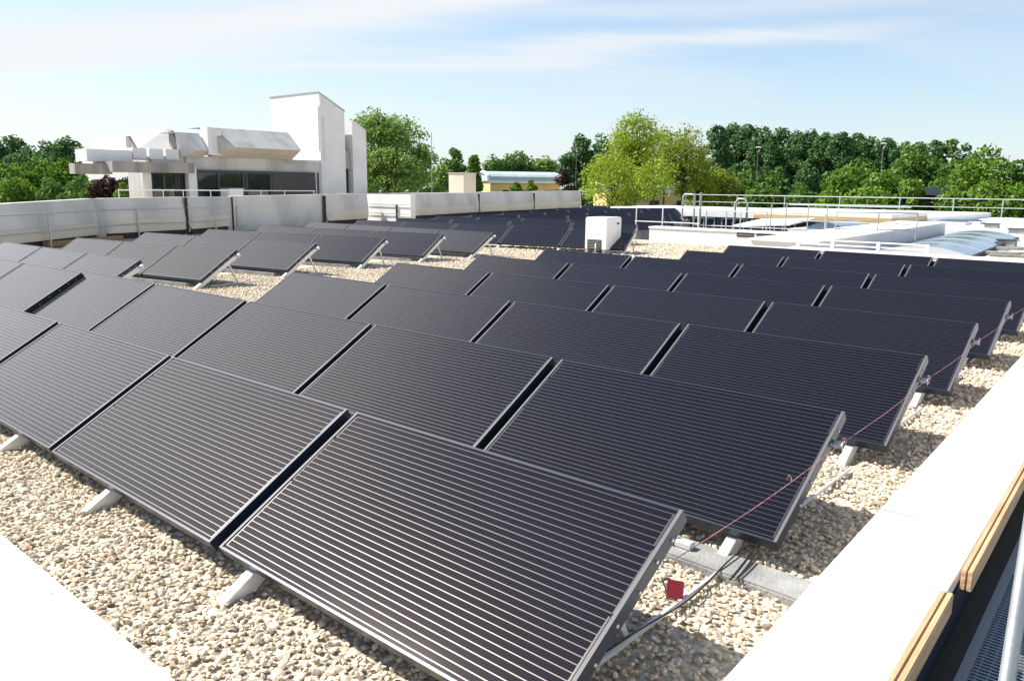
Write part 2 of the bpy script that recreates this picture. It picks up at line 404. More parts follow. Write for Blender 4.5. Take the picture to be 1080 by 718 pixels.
def ray(x, y):
    return RGT * ((x - 540) / 844.94) - UPV * ((y - 359) / 844.94) + FWD
def onz(x, y, z):
    d = ray(x, y); return CAM + d * ((z - CAM.z) / d.z)
def onx(x, y, X):
    d = ray(x, y); return CAM + d * ((X - CAM.x) / d.x)
def ony(x, y, Y):
    d = ray(x, y); return CAM + d * ((Y - CAM.y) / d.y)
def atd(x, y, D):                              # at horizontal distance D
    d = ray(x, y); k = D / math.hypot(d.x, d.y); return CAM + d * k
ORD = ['first', 'second', 'third', 'fourth', 'fifth', 'sixth', 'seventh', 'eighth', 'ninth', 'tenth', 'eleventh', 'twelfth', 'thirteenth', 'fourteenth', 'fifteenth', 'sixteenth']

# ------------------------------------------------------------------ setting: ground, roofs
ZG = -0.13                                     # top of the gravel
GROUND = -7.5
MB().quad8([(-900, -200, GROUND - 1), (600, -200, GROUND - 1), (600, 1200, GROUND - 1), (-900, 1200, GROUND - 1)],
           [(-900, -200, GROUND), (600, -200, GROUND), (600, 1200, GROUND), (-900, 1200, GROUND)]).build('ground', 'grass')
tag(bpy.data.objects['ground'], kind='structure')
# gravel roof: the near field, left field, then a far roof beyond the sunken court
CY0, CY1, CX0, CX1 = 22.45, 40.0, -21.5, -3.0   # sunken court
g = MB()
zb = ZG - 0.025
def flat(x0, y0, x1, y1, z0=-0.6, z1=zb): g.box((x0, y0, z0), (x1, y1, z1))
flat(-45, -0.68, 0.40, CY0)
flat(-45, CY0, CX0, 62)
gr = g.build('gravel_bed', 'gravel_sheet'); tag(gr, kind='structure')

# building body under the roof
b0 = empty('flat_roof_building', (-18, 20, GROUND), label='large flat-roofed white building carrying the gravel roof and its panels', cat='building')
g = MB()
g.box((-45, -0.66, GROUND), (0.38, CY0 - 0.05, -0.62)); g.box((-45, CY0 - 0.05, GROUND), (CX0, 62, -0.62))
g.build('wall', 'pale_concrete', b0, origin=b0.location)

# near parapets with white coping
ZP = 0.20
def xin(y): return 0.402 - 0.0375 * y
def xout(y): return 0.795 - 0.031 * y
pw = empty('white_parapet', (0.55, 5, ZG), label='broad white coping wall running back along the right roof edge', cat='parapet')
joints = []; g = MB(); ys = [-0.30, 2.085, 4.9, 8.0, 11.5, 15.2, 17.4]
for a, b in zip(ys, ys[1:]):
    a2, b2 = a + 0.006, b - 0.006
    if a > 0: joints.append(MB().box((xin(a) + .01, a - .0058, ZP - .045), (xout(a) - .002, a + .0058, ZP - .003)))
    g.quad8([(xin(a2), a2, ZP - 0.05), (xout(a2), a2, ZP - 0.05), (xout(b2), b2, ZP - 0.05), (xin(b2), b2, ZP - 0.05)],
            [(xin(a2), a2, ZP - 0.004), (xout(a2), a2, ZP), (xout(b2), b2, ZP), (xin(b2), b2, ZP - 0.004)])
g.build('coping', 'white_coping', pw, bevel=0.0015, origin=pw.location); [q.build('joint', 'ballast_concrete', pw, origin=pw.location) for q in joints]
g = MB()
g.quad8([(xin(-.68) + .025, -.68, GROUND), (xout(-.68) - .03, -.68, GROUND), (xout(17.4) - .03, 17.4, GROUND), (xin(17.4) + .025, 17.4, GROUND)],
        [(xin(-.68) + .025, -.68, ZP - .052), (xout(-.68) - .03, -.68, ZP - .052), (xout(17.4) - .03, 17.4, ZP - .052), (xin(17.4) + .025, 17.4, ZP - .052)])
g.build('wall', 'white_render', pw, origin=pw.location)
pf = empty('white_parapet', (-4, -0.9, ZG), label='white coping wall cutting off the bottom left corner of the roof', cat='parapet')
g = MB(); xs = [-14, -9.2, -4.6, 0.78]
for a, b in zip(xs, xs[1:]):
    g.box((a + .004, -1.12, ZP - 0.05), (b - .004, -0.682, ZP))
g.build('coping', 'white_coping', pf, bevel=0.004, origin=pf.location)
MB().box((-14, -1.09, GROUND), (0.36, -0.71, ZP - .052)).build('wall', 'white_render', pf, origin=pf.location)

# ------------------------------------------------------------------ solar panels
W, GAP, D, T, P = 1.9, 0.0707, 0.929, 0.5314, 1.8621
STAG = -0.0593
DX = [-0.0154, 0.0137, 0.008, 0.0027, -0.0061, -0.0046, 0.0026, -0.0009]
DY = [0.0565, -0.0336, -0.0329, -0.0083, 0.0015, -0.0056, 0.0104, 0.0119]
ct, st_ = math.cos(T), math.sin(T)
def pl(u, s, n=0.0, tilt=T):                   # panel-local: u along the row, s up the slope, n off the glass
    c, s_ = math.cos(tilt), math.sin(tilt)
    return (u, s * c - n * s_, s * s_ + n * c)
def slab(g, u0, u1, s0, s1, n0, n1):
    g.quad8([pl(u0, s0, n0), pl(u1, s0, n0), pl(u1, s1, n0), pl(u0, s1, n0)], [pl(u0, s0, n1), pl(u1, s0, n1), pl(u1, s1, n1), pl(u0, s1, n1)])
PG = 'black solar panels in rows on the gravel roof'
def make_panel():
    r = empty('solar_panel')
    # glass laminate with uv
    g = MB(); slab(g, -W + .010, -.010, .010, D - .010, -.008, 0.0)
    o = g.build('glass', 'solar_glass', r)
    me = o.data; uvl = me.uv_layers.new(name='UV')
    for lp in me.loops:
        v = me.vertices[lp.vertex_index].co
        s = v.y * ct + v.z * st_
        uvl.data[lp.index].uv = ((v.x + W) / W, s / D)
    # frame ring
    g = MB(); e = 0.0115; h0, h1 = -0.058, 0.0035
    slab(g, -W, -W + e, 0, D, h0, h1); slab(g, -e, 0, 0, D, h0, h1)
    slab(g, -W + e, -e, 0, e, h0, h1); slab(g, -W + e, -e, D - e, D, h0, h1)
    # lower lips of the frame profile
    slab(g, -W + e, -W + .035, e, D - e, h0, h0 + .002); slab(g, -.035, -e, e, D - e, h0, h0 + .002)
    g.build('frame', 'anodised_frame', r, bevel=0.0012)
    for ua in (-W + .001, -.0115):
        g = MB(); slab(g, ua - (.005 if ua > -1 else 0), ua + (.0105 if ua > -1 else .0155), .002, D - .002, .0038, .0046); g.build('edge_trim', 'trim_grey', r)
    g = MB(); slab(g, -W + .015, -.015, .015, D - .015, -.013, -.0085)
    g.build('back_sheet', 'dark_sheet', r)
    g = MB(); slab(g, -W - GAP - .03, -W + .03, .02, D - .02, -.070, -.060)
    g.build('joint_channel', 'black_rubber', r)
    return r
proto = make_panel()
panel_used = [False]
def put_panel(x, y, z, rz, label, sx=1.0, tilt=0.0, last=False):
    global proto
    if not panel_used[0]:
        r = proto; panel_used[0] = True
    else:
        r = dup(proto)
    r.location = (x, y, z); r.rotation_euler = (tilt, 0, rz); r.scale = (sx, 1, 1)
    tag(r, label, 'solar panel', PG)
    if last:
        for ch in kids(r):
            if ch.name.startswith('joint_channel'): bpy.data.objects.remove(ch)
    return r
ROWN = [6, 6, 4, 4, 4, 4, 3, 3]
for r_ in range(8):
    for k in range(ROWN[r_]):
        if r_ == 1 and k == 5: continue
        x = STAG * r_ + DX[r_] - (W + GAP) * k; y = r_ * P + DY[r_]
        seat = 'rightmost' if k == 0 else ORD[k] + ' from the right'
        rowname = 'front row' if r_ == 0 else ORD[r_] + ' row of the right field'
        if r_: rowname = ORD[r_] + ' row of the right field'
        lab = 'black striped solar panel, %s in the %s' % (seat, rowname)
        jr = random.Random(r_ * 10 + k)
        put_panel(x, y + jr.uniform(-.004, .004), jr.uniform(-.004, .004), jr.uniform(-.0015, .0015), lab, tilt=jr.uniform(-.004, .004), last=(k == ROWN[r_] - 1))

for r_ in range(3):                            # bolt heads on the outer side of the nearest row ends
    for q, s_ in enumerate((.30, .46, .62, .76, .88)):
        root = [o for o in C.objects if o.get('label', '').startswith('black striped solar panel, rightmost in the %s' % ('front row' if r_ == 0 else ORD[r_] + ' row'))][0]
        g = MB(); c = Vector(pl(.0005, D * s_, -.036 + .01 * (q % 2)))
        g.tube([c, c + Vector((.005, 0, 0))], .0065, 8); g.build('bolt', 'bright_clip', root)
# left field: right end and left end of every row (top edge), number of panels
ZT = D * st_
LROWS = [((-9.75, 2.52), (-15.4, 2.30), 3), ((-11.0, 3.85), (-16.45, 3.64), 3), ((-11.81, 5.93), (-16.73, 5.09), 3), ((-12.22, 7.91), (-17.76, 7.0), 3),
         ((-12.59, 9.99), (-18.18, 8.82), 3), ((-12.79, 11.96), (-19.01, 10.91), 3), ((-12.56, 13.52), (-20.03, 13.25), 4)]
h = onz(661, 250, ZT)
LROWS.append(((-10.75, 17.35), (-20.34, 15.31), 5))
LROWS.append(((-12.5, 20.21), (-20.79, 17.41), 4))
LROWS.append(((-14.6, 22.2), (-21.3, 19.82), 4))
LROWS.append(((-16.0, 27.7), (-21.89, 22.24), 4))
LROWS.append(((-17.8, 31.2), (-22.93, 25.39), 4))
LROWS.append(((-20.0, 35.5), (-23.8, 28.35), 4))
LROWS.append(((-22.4, 39.9), (-26.13, 33.38), 4))
LROWS.append(((-22.9, 42.4), (-29.2, 39.9), 4))
left_roots = []
for i, (a, b, n) in enumerate(LROWS):
    a = Vector((*a, 0)); b = Vector((*b, 0)); d = a - b; L = d.length; ang = math.atan2(d.y, d.x); pitch = L / n
    u = d.normalized(); nrm = Vector((-u.y, u.x, 0))
    sx = (pitch - 0.05) / W
    row = []
    for k in range(n):
        base = a - u * pitch * k - nrm * (D * ct)
        lab = 'grey-sheened solar panel, %s in the %s row of the left field' % ('rightmost' if k == 0 else ORD[k] + ' from the right', ORD[i])
        put_panel(base.x, base.y, 0.0, ang, lab, sx, last=(k == n - 1))
    left_roots.append((a - nrm * (D * ct), ang, L, u, nrm))

# ------------------------------------------------------------------ mounting frames (rail, strut, ground rail)
FG = 'white mounting frames under the panel rows'
def make_frame(ground_len):
    r = empty('mounting_frame')
    g = MB(); n0 = -0.059
    # sloped rail, from the gravel to just short of the top edge
    sA = -0.185; sB = D - 0.03
    g2 = []
    slab(g, -.027, .027, sA, sB, n0 - .075, n0 - 0.001)
    o = g.build('rail', 'rail_aluminium', r, bevel=0.003)
    g = MB(); top = Vector(pl(0, D * .70, n0 - .07)); foot = Vector((0, top.y + 0.20, ZG - .02))
    g.beam(top, foot, .03, .022, (1, 0, 0)); g.build('strut', 'rail_aluminium', r, bevel=0.002)
    g = MB(); g.beam((0.03, 0.2, ZG + .004), (0.03, ground_len, ZG + .004), .02, .02); g.build('ground_rail', 'rail_aluminium', r, bevel=0.003)
    return r
fr_proto = make_frame(P - .22)
fr_used = [False]
def put_frame(x, y, z, rz, label, tilt=0):
    if not fr_used[0]:
        f = fr_proto; fr_used[0] = True
    else:
        f = dup(fr_proto)
    f.location = (x, y, z); f.rotation_euler = (tilt, 0, rz)
    tag(f, label, 'mounting frame', FG)
for r_ in range(8):
    n = int((W + GAP) * ROWN[r_] / 1.44)
    for k in range(n):
        x = STAG * r_ + DX[r_] - 0.235 - 1.452 * k
        if x < STAG * r_ - (W + GAP) * ROWN[r_] + .1: break
        rowname = 'front row' if r_ == 0 else ORD[r_] + ' row of the right field'
        put_frame(x, r_ * P + DY[r_], 0, 0, 'pale metal mounting frame, %s under the %s' % ('rightmost' if k == 0 else ORD[k] + ' from the right', rowname))
for i, (base, ang, L, u, nrm) in enumerate(left_roots):
    n = max(2, int(L / 1.75))
    for k in range(n):
        p = base - u * (0.02 if k == 0 else 0.02 + k * (L - .1) / n)
        if k == 0: p = base - u * 0.03
        put_frame(p.x, p.y, 0, ang, 'white metal mounting frame, %s under the %s row of the left field' % ('rightmost' if k == 0 else ORD[k] + ' from the right', ORD[i]))

# rail-end brackets that stick out at the right ends, each one a bracket on its panel row
for r_ in range(1, 7):
    o = (STAG * r_ + DX[r_], r_ * P + DY[r_], 0)
    g = MB(); slab(g, -.03, .05, D * .80 - .018, D * .80 + .018, -.072, -.048)
    slab(g, .046, .05, D * .80 - .024, D * .80 + .024, -.082, -.044)
    b = g.build('rail_end_bracket', 'bright_clip', bevel=0.003); b.location = o
    tag(b, 'grey metal bracket holding the cord at the right end of the %s' % ('front row' if r_ == 0 else ORD[r_] + ' panel row'), 'bracket', 'cord brackets on the right row ends')
for i in (1, 2, 3, 4, 5, 6):
    base, ang, L, u, nrm = left_roots[i]
    g = MB(); slab(g, .0, .09, D * .93 - .025, D * .93 + .025, -.10, -.05)
    b = g.build('rail_end_bracket', 'bright_clip', bevel=0.004); b.location = base; b.rotation_euler = (0, 0, ang)
    tag(b, 'small white bracket at the upper right corner of the %s row of the left field' % ORD[i], 'bracket', 'rail brackets on the left field')

# ------------------------------------------------------------------ cord along the row ends
pts = []
for r_ in range(8):
    q = Vector(pl(0.045, D * .82, -.05)) + Vector((STAG * r_ + DX[r_], r_ * P + DY[r_], 0))
    if r_:
        a = pts[-1]
        for f in (.2, .4, .6, .8):
            m_ = a.lerp(q, f); m_.z -= 0.02 * math.sin(math.pi * f); pts.append(m_)
    pts.append(q)
g = MB(); g.tube(pts, 0.0018, 6)
for r_ in range(1, 7):
    q = pts[r_ * 5]
    ring = [q + Vector((.012 * math.cos(a), .006, .016 * math.sin(a))) for a in [k * math.pi / 5 for k in range(11)]]
    g.tube(ring, .003, 5)
    tail = [q, q + Vector((.01, .0, .03)), q + Vector((.025, -.01, .035)), q + Vector((.035, -.01, .01))]
kn = pts[3]
g.tube([kn, kn + Vector((.0, .0, .02)), kn + Vector((-.015, .005, .03)), kn + Vector((-.02, .0, .005))], .0028, 5)
cd = g.build('cord', 'pink_cord', smooth=True); tag(cd, 'thin pink cord strung from bracket to bracket along the right row ends', 'cord')

# ------------------------------------------------------------------ things on the gravel by the front rows
g = MB()
sl = [(-1.6, 1.62), (.06, 1.585), (.31, 1.575), (.305, 1.79), (.05, 1.80), (-1.6, 1.86)]
g.quad8([(x, y, ZG - .04) for x, y in sl], [(x, y, ZG + .02) for x, y in sl])
o = g.build('concrete_slab', 'ballast_concrete', bevel=0.01); tag(o, 'grey concrete ballast slab on the gravel before the second row', 'slab')
tg = onz(712, 622, ZG + .04)
g = MB(); a = Vector((.90, .42, -.08)).normalized(); bb = Vector((-.25, .55, .80)).normalized(); nn = a.cross(bb)
q = [tg + a * i * .036 + bb * j * .042 for i, j in ((-1, -1), (1, -1), (1, 1), (-1, 1))]
g.quad8([p_ - nn * .004 for p_ in q], [p_ + nn * .004 for p_ in q])
tr = empty('cable_tag', tg, label='small dark red plastic tag wired to the cables on the gravel', cat='tag')
g.build('plate', 'red_plastic', tr, bevel=.002, origin=tg)
g = MB(); c0 = onz(697, 607, ZG + .02); c1 = onz(705, 630, ZG + .02); c2 = onz(716, 634, ZG + .03)
g.tube([tg - bb * .03 - a * .03, c0, (c0 + c1) / 2 + Vector((0, 0, .012)), c1, c2], .0022, 6); g.build('wire', 'black_rubber', tr, smooth=True, origin=tg)
t2 = onz(706, 566, ZG + .05)
tr2 = empty('cable_tag', t2, label='red plastic tag half hidden behind the front panel corner', cat='tag')
g = MB(); q = [t2 + Vector((i * .04, j * .02, k * .03)) for i, j, k in ((-1, -1, -1), (1, -1, -1), (1, 1, 1), (-1, 1, 1))]
g.quad8(q, [p_ + Vector((0, -.006, .008)) for p_ in q]); g.build('plate', 'red_plastic', tr2, bevel=.002, origin=t2)
g = MB(); g.box((t2.x + .035, t2.y - .02, t2.z - .03), (t2.x + .13, t2.y + .03, t2.z + .005)); g.build('connector', 'bright_clip', tr2, bevel=.006, origin=t2)
g = MB(); cab = []
for i in range(15):
    f = i / 14; y = .70 + f * 1.25
    cab.append(Vector((-.225 + .022 * math.sin(f * 5) + .03 * f, y, ZG + .022 + .012 * math.sin(f * 9))))
g.tube(cab, .004, 7); o = g.build('cable', 'black_rubber', smooth=True); tag(o, 'black cable lying on the gravel from the front row to the second row', 'cable')
g = MB(); cab = []
for i in range(13):
    f = i / 12; cab.append(Vector((-.13 - .1 * (1 - f) ** 2, 2.0 - 0.45 * f + .03 * math.sin(f * 6), ZG + .06 - .03 * f)))
g.tube(cab, .006, 7)
for s_ in (0.02,):
    g.tube([c + Vector((s_, s_ * .6, -.002)) for c in cab], .0045, 6)
o = g.build('cable', 'black_rubber', smooth=True); tag(o, 'bundle of dark cables dropping to the slab under the second row', 'cable')

# ballast slabs under the left rows
for i in (2, 3, 4, 5):
    base, ang, L, u, nrm = left_roots[i]
    a = base + nrm * .12 - u * .35; b = base + nrm * .10 - u * (L * .62)
    g = MB(); g.quad8([a - nrm * .14, a + nrm * .14, b + nrm * .14, b - nrm * .14], [a - nrm * .14, a + nrm * .14, b + nrm * .14, b - nrm * .14])
    g.v = [(x, y, ZG - .03 if j < 4 else ZG + .05) for j, (x, y, z) in enumerate(g.v)]
    o = g.build('concrete_slab', 'ballast_concrete', bevel=.01); tag(o, 'grey concrete ballast strip under the %s row of the left field' % ORD[i], 'slab', 'ballast strips under the left field')

# ------------------------------------------------------------------ pebbles
def pebbles():
    bm = bmesh.new(); bmesh.ops.create_icosphere(bm, subdivisions=2, radius=1); hi = (np.array([v.co[:] for v in bm.verts]), np.array([[v.index for v in f.verts] for f in bm.faces])); bm.free()
    bm = bmesh.new(); bmesh.ops.create_icosphere(bm, subdivisions=1, radius=1); lo = (np.array([v.co[:] for v in bm.verts]), np.array([[v.index for v in f.verts] for f in bm.faces])); bm.free()
    rs = np.random.RandomState(3)
    def variants(base, n):
        out = []
        for _ in range(n):
            v = base[0].copy()
            for _k in range(8):                       # flats like chipped stones
                nn = rs.normal(size=3); nn /= np.linalg.norm(nn); d = v @ nn; lim = rs.uniform(.45, .8)
                v -= np.outer(np.maximum(d - lim, 0) * .85, nn)
            v *= 1 + .10 * np.sin(v @ rs.normal(size=3) * 2.5 + rs.uniform(0, 6))[:, None]
            v *= np.array([1, rs.uniform(.62, .9), rs.uniform(.45, .7)])
            out.append(v)
        return out
    VH, VL = variants(hi, 9), variants(lo, 6)
    Vs, Fs, Ts = [], [], []; off = 0
    def scatter(test, x0, x1, y0, y1, sp, rmin, rmax, vars_, faces, zoff=0.0):
        nonlocal off
        nx, ny = int((x1 - x0) / sp), int((y1 - y0) / sp)
        gx, gy = np.meshgrid(np.arange(nx), np.arange(ny))
        X = x0 + (gx.ravel() + .5 + rs.uniform(-.5, .5, nx * ny)) * sp; Y = y0 + (gy.ravel() + .5 + rs.uniform(-.5, .5, nx * ny)) * sp
        ok = test(X, Y); X, Y = X[ok], Y[ok]; n = len(X)
        which = rs.randint(0, len(vars_), n)
        r = rs.uniform(rmin, rmax, n) * np.where(rs.rand(n) < .08, 1.35, 1)
        # random rotation about z plus small tilt
        az = rs.uniform(0, 6.283, n); tx = rs.normal(0, .35, n); ty = rs.normal(0, .35, n)
        Z = ZG - .022 + rs.uniform(-.012, .016, n) + zoff
        tone = np.clip(.16 + .79 * rs.beta(2.4, 1.6, n), 0, .95); tone = np.where(rs.rand(n) < .008, 1.0, tone); tone = np.where(rs.rand(n) < .05, rs.rand(n) * .15, tone)
        for w in range(len(vars_)):
            m_ = np.where(which == w)[0]
            if not len(m_): continue
            v = vars_[w]
            p = v[None] * r[m_, None, None]
            cx, sx = np.cos(tx[m_])[:, None], np.sin(tx[m_])[:, None]; y1_ = p[..., 1] * cx - p[..., 2] * sx; z1_ = p[..., 1] * sx + p[..., 2] * cx
            cy, sy = np.cos(ty[m_])[:, None], np.sin(ty[m_])[:, None]; x1_ = p[..., 0] * cy + z1_ * sy; z2_ = -p[..., 0] * sy + z1_ * cy
            cz, sz = np.cos(az[m_])[:, None], np.sin(az[m_])[:, None]
            xx = x1_ * cz - y1_ * sz + X[m_, None]; yy = x1_ * sz + y1_ * cz + Y[m_, None]; zz_ = z2_ + Z[m_, None]
            q = np.stack([xx, yy, zz_], -1).reshape(-1, 3); nv = len(v)
            f = (faces[None] + (np.arange(len(m_)) * nv)[:, None, None]).reshape(-1, 3) + off
            Vs.append(q); Fs.append(f); Ts.append(np.repeat(tone[m_], nv)); off += len(q)
    inr = lambda X, Y: X < 0.42 - .0375 * Y
    scatter(lambda X, Y: inr(X, Y) & (Y < 1.0) & ((Y < .35) | (X > -1.3)), -7.5, .45, -.74, 1.0,   .0265, .011, .0195, VH, hi[1])
    scatter(lambda X, Y: inr(X, Y), -1.5, .45, 1.0, 5.2, .0285, .012, .020, VH, hi[1])
    scatter(lambda X, Y: inr(X, Y), -1.5, .35, 5.2, 17, .05, .022, .034, VL, lo[1])
    # walkway between the fields
    scatter(lambda X, Y: X < -7.4 - .03 * Y, -13.4, -7.4, 2.6, 14.5, .046, .019, .029, VL, lo[1])
    scatter(lambda X, Y: X < -7.4 - .03 * Y, -14.5, -7.6, 14.5, 21.4, .075, .03, .045, VL, lo[1])
    V = np.concatenate(Vs); F = np.concatenate(Fs); T_ = np.concatenate(Ts).astype(np.float32)
    me = bpy.data.meshes.new('gravel'); me.vertices.add(len(V)); me.vertices.foreach_set('co', V.ravel().astype(np.float32))
    me.loops.add(F.size); me.loops.foreach_set('vertex_index', F.ravel().astype(np.int32))
    me.polygons.add(len(F)); me.polygons.foreach_set('loop_start', np.arange(0, F.size, 3, dtype=np.int32))
    me.polygons.foreach_set('use_smooth', np.zeros(len(F), dtype=bool))
    me.update(); me.validate()
    at = me.attributes.new('tone', 'FLOAT', 'POINT'); at.data.foreach_set('value', T_)
    me.materials.append(MATS['pebble'])
    o = bpy.data.objects.new('gravel', me); C.objects.link(o); tag(o, 'beige pebbles spread over the roof between the panel rows', 'gravel', kind='stuff')
pebbles()

# ------------------------------------------------------------------ scaffold outside the right parapet
def plank(name, x0, x1, y0, y1, z0, z1, label):
    r = empty(name, ((x0 + x1) / 2, y0, z0), label=label, cat='plank')
    sl_ = -0.034
    xm = (x0 + x1) / 2
    def bd(a, b):
        g = MB(); g.quad8([(a, y0, z0), (b, y0, z0), (b + sl_ * (y1 - y0), y1, z0), (a + sl_ * (y1 - y0), y1, z0)],
                          [(a, y0, z1), (b, y0, z1), (b + sl_ * (y1 - y0), y1, z1), (a + sl_ * (y1 - y0), y1, z1)])
        return g
    bd(x0, xm - .002).build('board', 'plank_wood', r, bevel=.003, origin=r.location)
    bd(xm + .002, x1).build('board', 'plank_wood', r, bevel=.003, origin=r.location)
    g = MB(); g.quad8([(xm - .0019, y0 + .004, z0 + .004), (xm + .0019, y0 + .004, z0 + .004), (xm + .0019 + sl_ * (y1 - y0), y1 - .004, z0 + .004), (xm - .0019 + sl_ * (y1 - y0), y1 - .004, z0 + .004)],
                      [(xm - .0019, y0 + .004, z1 - .006), (xm + .0019, y0 + .004, z1 - .006), (xm + .0019 + sl_ * (y1 - y0), y1 - .004, z1 - .006), (xm - .0019 + sl_ * (y1 - y0), y1 - .004, z1 - .006)])
    g.build('core', 'plank_dark', r, origin=r.location)
plank('wooden_plank', .797, .842, -.55, 1.425, .125, .205, 'lower wooden plank on edge against the parapet, nearest the camera')
plank('wooden_plank', .766, .806, 1.56, 5.2, .165, .245, 'upper wooden plank on edge, raised beside the white parapet further back')
g = MB(); g.quad8([(.815, -.6, -.9), (.822, -.6, -.9), (.822 - .034 * 7, 6.4, -.9), (.815 - .034 * 7, 6.4, -.9)], [(.806, -.6, .098), (.813, -.6, .098), (.813 - .034 * 7, 6.4, .098), (.806 - .034 * 7, 6.4, .098)])
o = g.build('dark_tarpaulin', 'dark_sheet'); tag(o, 'dark navy sheet hanging between the planks and the scaffold deck', 'sheet')
dk = empty('scaffold_deck', (1.1, 1, -.3), label='perforated steel scaffold deck beside the white parapet', cat='scaffold deck')
DX0, DX1, DZ = .840, 1.42, -.055
def dxl(y): return -.034 * (y - 1.0)
g = MB()
for xa, xb in ((DX0, DX0 + .035), (DX1 - .035, DX1)):
    g.quad8([(xa + dxl(-.6), -.6, DZ - .06), (xb + dxl(-.6), -.6, DZ - .06), (xb + dxl(6), 6, DZ - .06), (xa + dxl(6), 6, DZ - .06)],
            [(xa + dxl(-.6), -.6, DZ + .006), (xb + dxl(-.6), -.6, DZ + .006), (xb + dxl(6), 6, DZ + .006), (xa + dxl(6), 6, DZ + .006)])
g.quad8([(DX0 + .035 + dxl(2.35), 2.35, DZ - .03), (DX1 - .035 + dxl(2.35), 2.35, DZ - .03), (DX1 - .035 + dxl(6), 6, DZ - .03), (DX0 + .035 + dxl(6), 6, DZ - .03)],
        [(DX0 + .035 + dxl(2.35), 2.35, DZ), (DX1 - .035 + dxl(2.35), 2.35, DZ), (DX1 - .035 + dxl(6), 6, DZ), (DX0 + .035 + dxl(6), 6, DZ)])
g.build('deck_frame', 'grating', dk, origin=dk.location)
g = MB(); y = -.55
while y < 2.33:
    g.box((DX0 + .036 + dxl(y), y, DZ - .022), (DX1 - .036 + dxl(y), y + .010, DZ)); y += .024
for x in np.arange(DX0 + .05, DX1 - .05, .034):
    g.quad8([(x + dxl(-.55), -.55, DZ - .019), (x + .007 + dxl(-.55), -.55, DZ - .019), (x + .007 + dxl(2.33), 2.33, DZ - .019), (x + dxl(2.33), 2.33, DZ - .019)],
            [(x + dxl(-.55), -.55, DZ - .003), (x + .007 + dxl(-.55), -.55, DZ - .003), (x + .007 + dxl(2.33), 2.33, DZ - .003), (x + dxl(2.33), 2.33, DZ - .003)])
g.build('deck_grating', 'grating', dk, origin=dk.location)
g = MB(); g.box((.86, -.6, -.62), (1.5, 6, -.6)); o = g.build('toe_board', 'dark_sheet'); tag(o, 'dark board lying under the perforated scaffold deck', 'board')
pa = atd(1066, 690, 1.62); pb = Vector((pa.x, pa.y, -7.4))
pl_ = empty('scaffold_pole', (pa.x, pa.y, GROUND), label='grey steel scaffold pole rising at the right edge over the deck', cat='pole')
# the standard leans slightly, as in the photograph
qa = atd(1071.0, 560 , 1.55 + .06); 
top = atd(1092, 520, 1.72); bot = atd(1058, 745, 1.50)
dv = (top - bot).normalized()
g = MB(); g.tube([bot - dv * 6.0, bot, top, top + dv * .1],   .0128, 24); g.build('tube', 'pole_metal', pl_, smooth=True, origin=pl_.location)
g = MB(); mid = bot - dv * .25; g.tube([mid - dv * .03, mid + dv * .03], .026, 20); g.build('coupler', 'galvanised', pl_, origin=pl_.location)

# ------------------------------------------------------------------ white air unit
AC = onz(639, 267.5, ZG)
ac = empty('air_unit', AC, label='white boxy ventilation unit with rounded top between the rows', cat='ventilation unit')
pL = ony(615.5, 240, AC.y); pM = ony(638.5, 240, AC.y)
wx = .70; wy = .70; hh = 1.629 + ray(639, 229.5).z * math.hypot(AC.x - CAM.x, AC.y - CAM.y) / math.hypot(ray(639, 229.5).x, ray(639, 229.5).y) - ZG
x1 = AC.x; 
pc = onz(639, 267.5, ZG)
x1 = pc.x; y0 = pc.y; x0 = x1 - wx; y1 = y0 + wy
g = MB(); prof = []
for a in range(0, 7):
    t_ = a / 6 * math.pi / 2; prof.append((x1 - .05 + .05 * math.sin(math.pi / 2 - t_), ZG + hh - .05 + .05 * math.cos(math.pi / 2 - t_)))
ring = [(x1, ZG + .10)] + prof + [(x0 + .03, ZG + hh - .005), (x0, ZG + hh - .04), (x0, ZG + .10)]
g.quad8([(x, y0, z) for x, z in ring], [(x, y1, z) for x, z in ring])
g.build('casing', 'white_paint', ac, bevel=.012, origin=AC)
g = MB(); g.box((x0 + .08, y0 - .012, ZG + .10), (x1 - .16, y0 - .002, ZG + .36)); g.build('grille', 'dark_gap', ac, origin=AC)
g = MB()
for k in range(6):
    g.box((x0 + .09, y0 - .022, ZG + .12 + k * .042), (x1 - .17, y0 - .013, ZG + .135 + k * .042))
g.build('louvres', 'ballast_concrete', ac, origin=AC)
g = MB(); g.box((x1 + .002, y1 - .22, ZG + .76), (x1 + .006, y1 - .10, ZG + .81)); g.build('badge', 'black_rubber', ac, origin=AC)
g = MB()
for k, (xx, rr) in enumerate(((x0 + .42, .06),)):
    g.tube([(xx, y0 - .03, ZG + .2), (xx + .02, y0 - .12, ZG + .26), (xx + .05, y0 - .16, ZG + .12), (xx + .02, y0 - .18, ZG + .01)], .02, 8)
g.build('hose', 'galvanised', ac, smooth=True, origin=AC)
g = MB()
for xx in (x0 + .04, x1 - .10):
    g.box((xx, y0 - .04, ZG - .02), (xx + .07, y1 + .04, ZG + .099))
g.build('foot', 'galvanised', ac, origin=AC)

